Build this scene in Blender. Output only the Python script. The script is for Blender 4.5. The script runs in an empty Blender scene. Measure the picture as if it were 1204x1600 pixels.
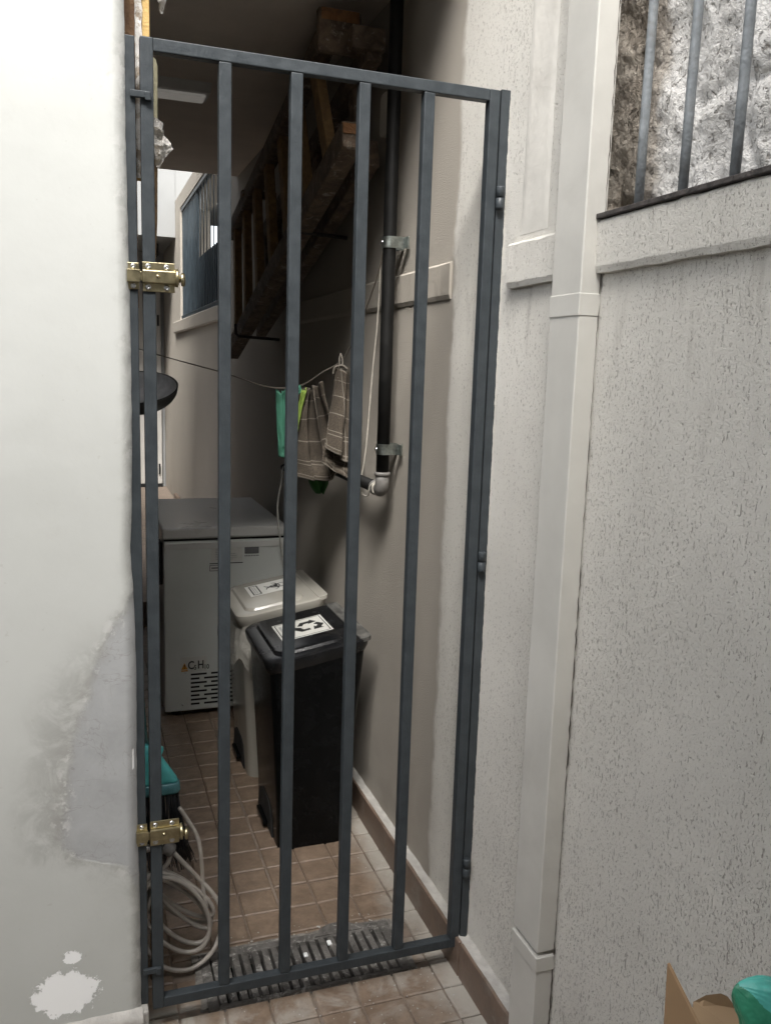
import bpy, bmesh, math, random
from mathutils import Vector, Matrix, noise
R = math.radians
SC = bpy.context.scene
COL = SC.collection
random.seed(7)

# ------------------------------------------------------------------ camera, sky, sun, exposure
yaw, pitch, roll = .3426, .1622, .0315
fw = Vector((math.sin(yaw)*math.cos(pitch), math.cos(yaw)*math.cos(pitch), -math.sin(pitch)))
rt = Vector((math.cos(yaw), -math.sin(yaw), 0))
up = rt.cross(fw)
rt2 = rt*math.cos(roll) + up*math.sin(roll)
up2 = -rt*math.sin(roll) + up*math.cos(roll)
cd = bpy.data.cameras.new('camera')
cam = bpy.data.objects.new('camera', cd)
COL.objects.link(cam)
cam.matrix_world = Matrix(((rt2.x, up2.x, -fw.x, -.1276), (rt2.y, up2.y, -fw.y, -1.8489), (rt2.z, up2.z, -fw.z, 1.5477), (0, 0, 0, 1)))
cd.sensor_fit = 'VERTICAL'
cd.sensor_height = 24
cd.lens = 1348.8/1600*24
cd.clip_start = .02
cd.clip_end = 500
SC.camera = cam

SUN_EL, SUN_AZ = 52, 204            # degrees; azimuth is measured from +Y towards +X
w = bpy.data.worlds.new('World')
SC.world = w
w.use_nodes = True
nt = w.node_tree
bg = nt.nodes['Background']
sky = nt.nodes.new('ShaderNodeTexSky')
sky.sky_type = 'NISHITA'
sky.sun_disc = False
sky.sun_elevation = R(SUN_EL)
sky.sun_rotation = R(SUN_AZ)
sky.air_density = 1.0
sky.dust_density = 4.0
hs = nt.nodes.new('ShaderNodeHueSaturation')
hs.inputs['Saturation'].default_value = .35     # overcast: the blue is mostly washed out
nt.links.new(sky.outputs[0], hs.inputs['Color'])
nt.links.new(hs.outputs[0], bg.inputs['Color'])
bg.inputs['Strength'].default_value = .15
sd = bpy.data.lights.new('sun', 'SUN')
sd.energy = 2.5
sd.angle = R(20)
sd.color = (1, .97, .93)
sun = bpy.data.objects.new('sun', sd)
COL.objects.link(sun)
sdir = Vector((math.sin(R(SUN_AZ))*math.cos(R(SUN_EL)), math.cos(R(SUN_AZ))*math.cos(R(SUN_EL)), math.sin(R(SUN_EL))))
sun.rotation_euler = (-sdir).to_track_quat('-Z', 'Y').to_euler()
SC.view_settings.view_transform = 'Standard'
SC.view_settings.look = 'None'
SC.view_settings.gamma = 1
SC.view_settings.use_curve_mapping = False
SC.view_settings.exposure = 1.62
try:
    SC.cycles.max_bounces = 10
    SC.cycles.diffuse_bounces = 6
    SC.cycles.use_denoising = True
    SC.cycles.sample_clamp_indirect = 6
except Exception:
    pass

# ------------------------------------------------------------------ material helpers
class NT:
    def __init__(s, name):
        s.m = bpy.data.materials.new(name)
        s.m.use_nodes = True
        s.t = s.m.node_tree
        s.b = s.t.nodes['Principled BSDF']
    def n(s, ty, **kw):
        o = s.t.nodes.new('ShaderNode'+ty)
        for k, v in kw.items():
            setattr(o, k, v)
        return o
    def l(s, a, b):
        s.t.links.new(a, b)
    def val(s, sock, v):
        if hasattr(v, 'is_output'):
            s.l(v, sock)
        else:
            sock.default_value = v
    def pos(s, scale=(1, 1, 1), obj=False, loc=(0, 0, 0)):
        c = s.n('TexCoord').outputs['Object'] if obj else s.n('NewGeometry').outputs['Position']
        mp = s.n('Mapping')
        mp.inputs['Scale'].default_value = scale
        mp.inputs['Location'].default_value = loc
        s.l(c, mp.inputs['Vector'])
        return mp.outputs[0]
    def noise(s, vec, scale, detail=4, rough=.55, dist=0):
        o = s.n('TexNoise')
        o.inputs['Scale'].default_value = scale
        o.inputs['Detail'].default_value = detail
        o.inputs['Roughness'].default_value = rough
        o.inputs['Distortion'].default_value = dist
        s.l(vec, o.inputs['Vector'])
        return o.outputs['Fac']
    def ramp(s, fac, a, b, lo=0., hi=1.):
        o = s.n('MapRange', interpolation_type='SMOOTHSTEP')
        s.l(fac, o.inputs['Value'])
        for i, v in zip((1, 2, 3, 4), (a, b, lo, hi)):
            o.inputs[i].default_value = v
        return o.outputs[0]
    def mix(s, f, a, b, mode='MIX'):
        o = s.n('Mix', data_type='RGBA', blend_type=mode)
        s.val(o.inputs[0], f)
        for i, v in ((6, a), (7, b)):
            if hasattr(v, 'is_output'):
                s.l(v, o.inputs[i])
            else:
                o.inputs[i].default_value = (*v, 1)
        return o.outputs[2]
    def math(s, op, a, b=0., clamp=False):
        o = s.n('Math', operation=op, use_clamp=clamp)
        s.val(o.inputs[0], a)
        s.val(o.inputs[1], b)
        return o.outputs[0]
    def xyz(s):
        o = s.n('SeparateXYZ')
        s.l(s.n('NewGeometry').outputs['Position'], o.inputs[0])
        return o.outputs
    def bump(s, h, dist, strength=1., prev=None):
        o = s.n('Bump')
        o.inputs['Distance'].default_value = dist
        o.inputs['Strength'].default_value = strength
        s.l(h, o.inputs['Height'])
        if prev is not None:
            s.l(prev, o.inputs['Normal'])
        return o.outputs[0]
    def out(s, col=None, rough=None, metal=None, nor=None, **kw):
        for k, v in (('Base Color', col), ('Roughness', rough), ('Metallic', metal), ('Normal', nor)):
            if v is None:
                continue
            if isinstance(v, tuple):
                v = (*v, 1)
            s.val(s.b.inputs[k], v)
        for k, v in kw.items():
            s.b.inputs[k.replace('_', ' ')].default_value = v
        return s.m

AL = .74                                    # all paints sit a little below their clean value
def simple(name, c, rough=.5, var=.12, scale=14, metal=0, bump=.0006, bscale=120, dirt=None, dirt_amt=.5, **kw):
    """base colour with soft mottling, a fine bump and optional grime in patches"""
    s = NT(name)
    c = tuple(x*AL for x in c) if not metal else tuple(x*.8 for x in c)
    if dirt:
        dirt = tuple(x*AL for x in dirt)
    p = s.pos()
    n1 = s.noise(p, scale, 5, .6)
    d = tuple(x*(1-var*1.6) for x in c)
    u = tuple(min(1, x*(1+var)) for x in c)
    col = s.mix(s.ramp(n1, .3, .7), d, u)
    if dirt:
        n3 = s.noise(p, scale*.6, 6, .7, .5)
        col = s.mix(s.ramp(n3, .5, .72, 0, dirt_amt), col, dirt)
    n2 = s.noise(p, bscale, 3, .6)
    rg = s.ramp(n1, .2, .8, rough*.85, min(1, rough*1.2))
    return s.out(col, rg, metal, s.bump(n2, bump), **kw)

M = {}
# rough scraped render with dark pits on the near part of the wall, smooth paint darkened as shade deeper in the alley
def stucco(name, base, smooth_split=True, always=False):
    s = NT(name)
    x, y, z = s.xyz()
    p = s.pos()
    pv = s.pos((1, 1, .62))
    wob = s.noise(p, 9, 4)
    if always:
        mask = 1.0
    else:
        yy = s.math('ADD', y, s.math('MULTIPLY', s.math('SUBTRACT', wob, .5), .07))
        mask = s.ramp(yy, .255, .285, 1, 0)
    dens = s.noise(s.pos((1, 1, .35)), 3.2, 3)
    base_shaded = tuple(a*k for a, k in zip(base, (.55, .52, .49)))  # same paint as the near wall, with the alley's shade put into the colour
    fine = s.noise(pv, 255, 3, .62, .65)
    thr = s.ramp(dens, .35, .7, .018, -.03)
    pit = s.ramp(s.math('ADD', fine, thr), .352, .395, 1, 0)
    # long vertical scratches dragged by the trowel
    fine2 = s.noise(s.pos((1, 1, .2)), 230, 2, .5, .4)
    pit2 = s.ramp(s.math('ADD', fine2, s.math('MULTIPLY', s.math('SUBTRACT', dens, .5), -.25)), .27, .32, 1, 0)
    pits = s.math('MULTIPLY', s.math('MAXIMUM', pit, pit2), mask)
    grain = s.noise(p, 300, 4, .75)
    mott = s.noise(p, 1.6, 5, .6)
    c1 = tuple(a*.9 for a in base)
    c2 = tuple(min(1, a*1.06) for a in base)
    col = s.mix(s.ramp(mott, .3, .7), c1, c2)
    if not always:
        col = s.mix(mask, s.mix(s.ramp(mott, .3, .7), tuple(a*.93 for a in base_shaded), base_shaded), col)
    # rain streaks of grime below the sills
    stn = s.noise(s.pos((1, 1, .12)), 26, 4, .6)
    under = s.math('MULTIPLY', s.ramp(z, 1.25, 1.735, 0, 1), s.ramp(z, 1.735, 1.75, 1, .25))
    st = s.math('MULTIPLY', s.math('MULTIPLY', s.ramp(stn, .5, .74, 0, .34), under), mask)
    col = s.mix(st, col, (.2, .17, .14))
    low = s.math('MULTIPLY', s.ramp(z, .1, .45, .28, 0), s.ramp(s.noise(p, 7, 5), .35, .65))
    col = s.mix(low, col, (.22, .19, .16))
    # scuffs on the smooth paint
    scf = s.ramp(s.noise(s.pos((1, 1, .5)), 11, 6, .75), .63, .75, 0, .35)
    col = s.mix(s.math('MULTIPLY', scf, s.math('SUBTRACT', 1.0, mask)), col, (.25, .22, .19))
    col = s.mix(s.math('MULTIPLY', pits, .52), col, (.19, .16, .13))
    h = s.math('SUBTRACT', s.math('ADD', s.math('MULTIPLY', s.math('MULTIPLY', fine, mask), .6), s.math('MULTIPLY', grain, 1.0)), s.math('MULTIPLY', pits, .75))
    return s.out(col, .85, None, s.bump(h, .0045, 1.0))
BEIGE = (.73, .708, .648)
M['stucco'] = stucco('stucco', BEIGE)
M['stucco_sill'] = stucco('stucco_sill', tuple(a*1.03 for a in BEIGE), always=True)
M['shaded_paint'] = simple('shaded_paint', tuple(a*k/AL for a, k in zip(BEIGE, (.55, .52, .49))), .7, .06, 5, bump=.0012, bscale=60)  # beige darkened to carry the shade inside the alley
M['smooth_paint'] = simple('smooth_paint', tuple(a*1.2 for a in BEIGE), .7, .06, 5, bump=.0012, bscale=60, dirt=(.3, .27, .23), dirt_amt=.25)

def white_wall():
    s = NT('white_wall')
    x, y, z = s.xyz()
    p = s.pos()
    n1 = s.noise(p, 2.2, 5, .6)
    col = s.mix(s.ramp(n1, .3, .7), (.465, .475, .452), (.505, .515, .492))
    nn = s.noise(p, 8, 7, .68, .7)
    nf = s.noise(p, 30, 6, .7, .4)
    # left outline of the skimmed patch as a curve of height
    cr = s.n('ValToRGB')
    cr.color_ramp.interpolation = 'B_SPLINE'
    el = cr.color_ramp.elements
    st = [(.40, 0), (.455, .03), (.475, .10), (.49, .134), (.52, .148), (.585, .160), (.635, .146), (.69, .15), (.745, .128), (.80, .122), (.845, .108), (.90, .088), (.945, .07), (.985, .05), (1.03, .03), (1.07, 0)]
    el[0].position, el[1].position = st[0][0]/1.2, st[-1][0]/1.2
    for a, v in st[1:-1]:
        e = el.new(a/1.2)
        e.color = (v/.2, v/.2, v/.2, 1)
    el[0].color = el[-1].color = (0, 0, 0, 1)
    s.l(s.math('DIVIDE', z, 1.2), cr.inputs[0])
    bx = s.math('MULTIPLY', cr.outputs[0], .2)
    wob = s.math('ADD', s.math('MULTIPLY', s.math('SUBTRACT', nn, .5), .07), s.math('MULTIPLY', s.math('SUBTRACT', nf, .5), .03))
    dd = s.math('ADD', s.math('ADD', s.math('ADD', x, .026), bx), wob)      # >0 inside
    inside = s.ramp(dd, -.008, .012)
    halo = s.math('MULTIPLY', s.ramp(dd, -.13, -.005), s.ramp(s.math('ABSOLUTE', s.math('SUBTRACT', z, .68)), .16, .36, 1, 0))
    edge = s.math('MULTIPLY', s.ramp(dd, -.04, .0), s.ramp(dd, .002, .03, 1, 0))
    blot = s.ramp(s.noise(p, 12, 6, .7, .6), .38, .6, .08, 1)
    col = s.mix(s.math('MULTIPLY', s.math('MULTIPLY', halo, blot), .8), col, (.30, .298, .282))
    n3 = s.noise(p, 11, 7, .7, .5)
    fc = s.mix(s.ramp(n3, .3, .7), (.325, .332, .335), (.39, .398, .402))
    fc = s.mix(s.ramp(s.noise(s.pos((3, 1, 1)), 36, 5, .7), .6, .75, 0, .4), fc, (.29, .28, .26))
    col = s.mix(s.math('MULTIPLY', inside, .92), col, fc)
    col = s.mix(s.math('MULTIPLY', edge, s.ramp(nf, .35, .65, .0, .5)), col, (.30, .295, .275))
    flk = s.math('MULTIPLY', edge, s.ramp(s.noise(p, 34, 5, .7), .56, .62))
    col = s.mix(s.math('MULTIPLY', flk, .6), col, (.58, .58, .56))
    fl2 = s.noise(p, 55, 5, .72, .3)
    def splash(cx, cz, rx, rz):
        a = s.math('DIVIDE', s.math('SUBTRACT', x, cx), rx)
        c = s.math('DIVIDE', s.math('SUBTRACT', z, cz), rz)
        return s.math('SQRT', s.math('ADD', s.math('MULTIPLY', a, a), s.math('MULTIPLY', c, c)))
    sp = s.math('MINIMUM', splash(-.188, .172, .066, .055), s.math('ADD', splash(-.173, .255, .024, .018), .15))
    sp = s.math('ADD', sp, s.math('ADD', s.math('MULTIPLY', s.math('SUBTRACT', nf, .5), 1.0), s.math('MULTIPLY', s.math('SUBTRACT', fl2, .5), 1.5)))
    bare = s.ramp(sp, .93, 1.0, 1, 0)
    tear = s.math('MULTIPLY', s.ramp(s.math('ABSOLUTE', s.math('ADD', x, .036)), .0015, .003, 1, 0), s.ramp(s.math('ABSOLUTE', s.math('SUBTRACT', z, .70)), .02, .026, 1, 0))
    bare = s.math('MAXIMUM', bare, tear)
    spk = s.ramp(s.noise(p, 60, 2), .71, .75, 0, .3)
    col = s.mix(spk, col, (.36, .35, .32))
    sm = s.ramp(s.noise(p, 6, 6, .7), .57, .74, 0, .2)
    col = s.mix(sm, col, (.36, .35, .32))
    col = s.mix(bare, col, (.93, .94, .935))
    crk = s.ramp(s.math('ABSOLUTE', s.math('SUBTRACT', s.noise(s.pos((1, 1, 1.4)), 5, 5, .6, .6), .5)), 0, .006, 1, 0)
    col = s.mix(s.math('MULTIPLY', s.math('MULTIPLY', crk, inside), .35), col, (.2, .19, .17))
    h = s.math('ADD', s.math('MULTIPLY', s.noise(p, 90, 3), .12), s.math('SUBTRACT', s.math('MULTIPLY', n3, s.math('MULTIPLY', inside, .5)), s.math('ADD', s.math('MULTIPLY', inside, .8), s.math('MULTIPLY', bare, .5))))
    nor = s.bump(h, .0022, .8, s.bump(s.noise(p, 5, 3), .006, .5))
    return s.out(col, .62, None, nor)
M['white_wall'] = white_wall()
M['bare_plaster'] = simple('bare_plaster', (1.17, 1.19, 1.18), .8, .03, 30, bump=.002, bscale=80)

def gate_paint():
    s = NT('gate_paint')
    p = s.pos()
    n1 = s.noise(p, 25, 5, .65)
    n2 = s.noise(s.pos((1, 1, .25)), 160, 3)
    col = s.mix(s.ramp(n1, .3, .7), (.026, .032, .0365), (.037, .0445, .050))
    chip = s.ramp(s.noise(p, 70, 4, .7), .74, .78, 0, .7)
    col = s.mix(chip, col, (.25, .27, .28))
    dust = s.math('MULTIPLY', s.ramp(s.n('NewGeometry').outputs['Pointiness'], .5, .6), .02)
    col = s.mix(dust, col, (.3, .3, .29))
    return s.out(col, s.ramp(n1, .3, .7, .40, .52), None, s.bump(s.math('ADD', n1, s.math('MULTIPLY', n2, .4)), .0018))
M['gate_paint'] = gate_paint()
M['gate_paint'].node_tree.nodes['Principled BSDF'].inputs['Specular IOR Level'].default_value = .3
M['brass'] = simple('brass', (.56, .49, .31), .33, .12, 60, 1, .0003, 200, dirt=(.36, .31, .19), dirt_amt=.6)
M['steel'] = simple('steel', (.72, .73, .74), .28, .1, 80, 1, .0002, 200)
M['zinc'] = simple('zinc', (.55, .60, .57), .32, .2, 70, 1, .0004, 150)
def tile():
    s = NT('floor_tile')
    x, y, z = s.xyz()
    p = s.pos()
    rnd = s.n('ObjectInfo').outputs['Random']
    n1 = s.noise(p, 22, 6, .7)
    n2 = s.noise(p, 6, 4, .6)
    col = s.mix(s.ramp(n1, .3, .72), (.165, .118, .083), (.275, .205, .148))
    col = s.mix(s.ramp(n2, .35, .7, 0, .4), col, (.155, .11, .075))
    col = s.mix(s.math('MULTIPLY', rnd, .35), col, (.15, .11, .085))
    # cement dust: along the skirting, round the drain and in front of the white wall
    nd = s.noise(p, 9, 7, .72, .6)
    side = s.math('MULTIPLY', s.ramp(s.math('ADD', x, s.math('MULTIPLY', s.math('SUBTRACT', nd, .5), .16)), .64, .76, 0, .9), s.ramp(y, .7, 1.1, 1, .15))
    fr = s.math('MULTIPLY', s.ramp(s.math('ABSOLUTE', s.math('ADD', y, .03)), .0, .17, .6, 0), s.ramp(nd, .45, .65))
    c2 = s.math('MULTIPLY', s.math('MULTIPLY', s.ramp(s.math('ADD', x, s.math('MULTIPLY', nd, .1)), .13, .2, .95, 0), s.ramp(y, .06, .10, 1, 0)), s.ramp(nd, .33, .5))
    spl = s.ramp(s.noise(p, 140, 3, .6), .70, .76, 0, .55)
    d = s.math('MAXIMUM', s.math('MAXIMUM', side, fr), s.math('MAXIMUM', c2, s.math('MULTIPLY', spl, s.ramp(y, .3, 1., 1, .1))))
    col = s.mix(d, col, (.36, .34, .30))
    ro = s.ramp(d, 0, .6, .42, .85)
    return s.out(col, ro, None, s.bump(s.math('ADD', n1, s.noise(p, 70, 3)), .0018))
M['tile'] = tile()
M['grout'] = simple('grout', (.29, .232, .185), .9, .15, 30, bump=.001, dirt=(.26, .2, .15), dirt_amt=.6)
M['groove'] = simple('groove', (.18, .132, .096), .9, .15, 30, bump=.001, dirt=(.2, .15, .11), dirt_amt=.6)
M['skirt'] = simple('skirt', (.215, .150, .112), .45, .14, 14, bump=.0008, dirt=(.4, .37, .33), dirt_amt=.45)
M['fillet'] = simple('fillet', (.56, .54, .50), .85, .1, 25, bump=.004, bscale=40)
M['ceiling'] = simple('ceiling', (.92, .83, .74), .85, .06, 3, bump=.001, bscale=60)
M['downpipe'] = simple('downpipe', (.74, .725, .67), .5, .05, 4, bump=.001, bscale=18, dirt=(.4, .37, .33), dirt_amt=.22)
M['white_metal'] = simple('white_metal', (.78, .78, .76), .4, .04, 5)
M['freezer'] = simple('freezer', (.76, .79, .75), .32, .03, 4, bump=.0002, bscale=200, dirt=(.5, .5, .47), dirt_amt=.08)
M['freezer_lid'] = simple('freezer_lid', (.74, .74, .71), .3, .015, 5, bump=.0002)
M['black_gap'] = simple('black_gap', (.012, .012, .012), .8)
M['black_plastic'] = simple('black_plastic', (.0055, .0058, .006), .2, .2, 30, bump=.0003, bscale=220, Specular_IOR_Level=.15)
M['black_lid'] = simple('black_lid', (.009, .0095, .011), .24, .25, 24, bump=.0005, bscale=160, dirt=(.08, .077, .07), dirt_amt=.2)
M['black_lid_dusty'] = simple('black_lid_dusty', (.10, .098, .09), .6, .3, 30, dirt=(.25, .24, .22), dirt_amt=.6)
M['white_plastic'] = simple('white_plastic', (.47, .45, .395), .2, .015, 8, bump=.0003)
M['paper'] = simple('paper', (.74, .74, .69), .6, .04, 20, bump=.0002)
M['ink'] = simple('ink', (.02, .02, .02), .6, .1)
M['grey_ink'] = simple('grey_ink', (.18, .18, .18), .6, .1)
M['pale_ink'] = simple('pale_ink', (.42, .43, .42), .6, .1)
M['orange'] = simple('orange', (.75, .33, .04), .5, .1)
M['black_pipe'] = simple('black_pipe', (.006, .006, .0055), .55, .2, 20, Specular_IOR_Level=.25)
M['elbow'] = simple('elbow', (.22, .21, .195), .5, .15, 40, dirt=(.15, .14, .12), dirt_amt=.5)
M['cord'] = simple('cord', (.68, .64, .55), .7, .08, 60)
M['towel_loop'] = simple('towel_loop', (.20, .18, .15), .8, .1, 60)
M['dark_cord'] = simple('dark_cord', (.22, .19, .155), .7, .1, 60)
M['cable'] = simple('cable', (.66, .65, .6), .5, .05, 60)
M['hose'] = simple('hose', (.56, .52, .47), .38, .1, 20, dirt=(.33, .27, .21), dirt_amt=.5)
M['teal'] = simple('teal', (.16, .80, .82), .35, .1, 30)
M['teal_clear'] = simple('teal_clear', (.12, .34, .38), .2, .1, 30)
M['bristle'] = simple('bristle', (.02, .023, .027), .45, .2, 60)
M['bowl_out'] = simple('bowl_out', (.018, .02, .023), .42, .2, 30)
M['bowl_in'] = simple('bowl_in', (.60, .61, .63), .35, .15, 30)
M['card'] = simple('card', (.40, .255, .135), .8, .06, 10, bump=.0004, bscale=90)
M['card_in'] = simple('card_in', (.52, .36, .21), .8, .06, 10, bump=.0004, bscale=90)
M['green_bag'] = simple('green_bag', (.10, .50, .42), .3, .15, 12, bump=.004, bscale=30)
M['green_bag_shade'] = simple('green_bag_shade', (.045, .30, .17), .3, .25, 14, bump=.006, bscale=26)  # shaded copy of the bag colour, for its lower side
M['green_cloth'] = simple('green_cloth', (.085, .30, .20), .8, .1, 14, bump=.0015, bscale=260)
M['lime'] = simple('lime', (.26, .38, .06), .8, .1, 14, bump=.0015, bscale=260)
M['dark_green'] = simple('dark_green', (.035, .16, .03), .5, .15, 14)
def film(name, c, alpha):
    s = NT(name)
    p = s.pos()
    n = s.noise(p, 24, 5, .6, .8)
    s.b.inputs['Alpha'].default_value = alpha
    return s.out(c, .22, None, s.bump(n, .02))
M['grey_film'] = film('grey_film', (.60, .585, .55), .92)
M['clear_film'] = film('clear_film', (.62, .60, .54), .45)
M['shutter'] = simple('shutter', (.055, .075, .09), .38, .2, 12, bump=.0006)
M['awning'] = simple('awning', (.40, .42, .43), .5, .1, 10)
M['bar_grey'] = simple('bar_grey', (.26, .285, .30), .42, .12, 40, bump=.002, bscale=70, dirt=(.16, .14, .12), dirt_amt=.5)
M['rail_dark'] = simple('rail_dark', (.075, .065, .06), .7, .3, 60, bump=.003)
M['far_white'] = simple('far_white', (.36, .37, .368), .7, .03, 3)
M['door_white'] = simple('door_white', (.66, .64, .60), .5, .05, 4)
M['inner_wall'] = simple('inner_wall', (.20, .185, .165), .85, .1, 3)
M['shade_wall'] = simple('shade_wall', (.36, .345, .32), .85, .1, 3)
M['old_mortar'] = simple('old_mortar', (.30, .285, .26), .9, .25, 50, bump=.004, bscale=90, dirt=(.12, .11, .10), dirt_amt=.6)
M['lamp_glow'] = simple('lamp_glow', (.9, .89, .86), .5, .04, 10, Emission_Color=(1, .95, .87, 1), Emission_Strength=.035)
M['lamp_white'] = simple('lamp_white', (.78, .78, .76), .5, .04, 10)
def wood(name, a, b, paint=None, amt=.6, edge=(.52, .60)):
    s = NT(name)
    p = s.pos()
    g = s.noise(p, 16, 8, .7, 1.2)
    f = s.noise(p, 90, 4, .7)
    col = s.mix(s.ramp(g, .3, .7), a, b)
    if paint:
        pn = s.noise(p, 34, 7, .72, .6)
        col = s.mix(s.ramp(pn, edge[0], edge[1], 0, amt), col, paint)
    return s.out(col, .75, None, s.bump(s.math('ADD', g, s.math('MULTIPLY', f, .5)), .006))
M['ladder'] = wood('ladder_wood', (.08, .057, .040), (.22, .160, .112), (.42, .38, .33), .75, (.56, .66))
M['ladder_rung'] = wood('ladder_rung', (.20, .12, .055), (.36, .23, .10), (.45, .40, .32), .5, (.6, .68))
M['cut_wood'] = wood('cut_wood', (.22, .10, .04), (.34, .175, .075), (.15, .08, .04), .8, (.5, .62))
M['post_wood'] = wood('post_wood', (.16, .085, .045), (.30, .18, .09), (.66, .60, .53), .85, (.60, .66))
M['yellow_paint'] = wood('yellow_paint', (.55, .36, .12), (.68, .48, .2), (.72, .66, .55), .5, (.6, .66))
M['peeled'] = wood('peeled', (.28, .2, .13), (.72, .68, .6), (.8, .78, .74), .9, (.45, .5))
M['pole_paint'] = wood('pole_paint', (.55, .52, .34), (.72, .68, .48), (.10, .08, .06), .9, (.62, .66))
M['pole_bare'] = wood('pole_bare', (.10, .065, .04), (.30, .19, .08), (.55, .5, .43), .5, (.66, .7))
M['grate'] = wood('grate_plastic', (.07, .066, .06), (.17, .16, .148), (.42, .41, .385), .75, (.54, .64))
def stone():
    s = NT('painted_stone')
    x, y, z = s.xyz()
    p = s.pos()
    n1 = s.noise(p, 14, 8, .72)
    n2 = s.noise(p, 60, 5, .7)
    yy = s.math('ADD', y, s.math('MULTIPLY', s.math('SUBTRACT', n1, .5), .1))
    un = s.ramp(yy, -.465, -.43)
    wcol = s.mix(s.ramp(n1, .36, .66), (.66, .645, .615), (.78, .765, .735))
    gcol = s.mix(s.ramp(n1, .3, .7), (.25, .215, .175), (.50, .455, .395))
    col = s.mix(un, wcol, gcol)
    n3 = s.noise(s.pos((1, 1, .8)), 95, 4, .65, .5)
    pit = s.ramp(n3, .33, .42, 1, 0)
    col = s.mix(s.math('MULTIPLY', pit, .6), col, (.24, .21, .175))
    big = s.ramp(s.noise(p, 20, 5, .65, .8), .30, .37, 1, 0)
    col = s.mix(s.math('MULTIPLY', big, .45), col, (.26, .225, .185))
    h = s.math('SUBTRACT', s.math('ADD', s.math('MULTIPLY', n2, .7), s.math('MULTIPLY', n3, .8)), s.math('ADD', s.math('MULTIPLY', pit, .5), s.math('MULTIPLY', big, .8)))
    return s.out(col, .9, None, s.bump(h, .013))
M['stone'] = stone()
def towel():
    s = NT('towel_check')
    uv = s.n('TexCoord').outputs['UV']
    sp = s.n('SeparateXYZ')
    s.l(uv, sp.inputs[0])
    def lines(c, k, wd, ph=0.):
        f = s.math('FRACT', s.math('ADD', s.math('MULTIPLY', c, k), ph))
        return s.math('LESS_THAN', f, wd)
    a = lines(sp.outputs[0], 4.0, .055, .5)
    b = lines(sp.outputs[1], 5.0, .05, .3)
    c = lines(sp.outputs[1], 1.0, .012, .215)
    d = lines(sp.outputs[1], 1.0, .022, .02)
    ln = s.math('MAXIMUM', s.math('MAXIMUM', a, b), s.math('MAXIMUM', c, d))
    p = s.pos()
    n = s.noise(p, 320, 2)
    col = s.mix(s.ramp(n, .3, .7), (.042, .033, .024), (.080, .064, .047))
    col = s.mix(s.math('MULTIPLY', ln, .85), col, (.19, .17, .14))
    return s.out(col, .95, None, s.bump(n, .002))
M['towel'] = towel()

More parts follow.
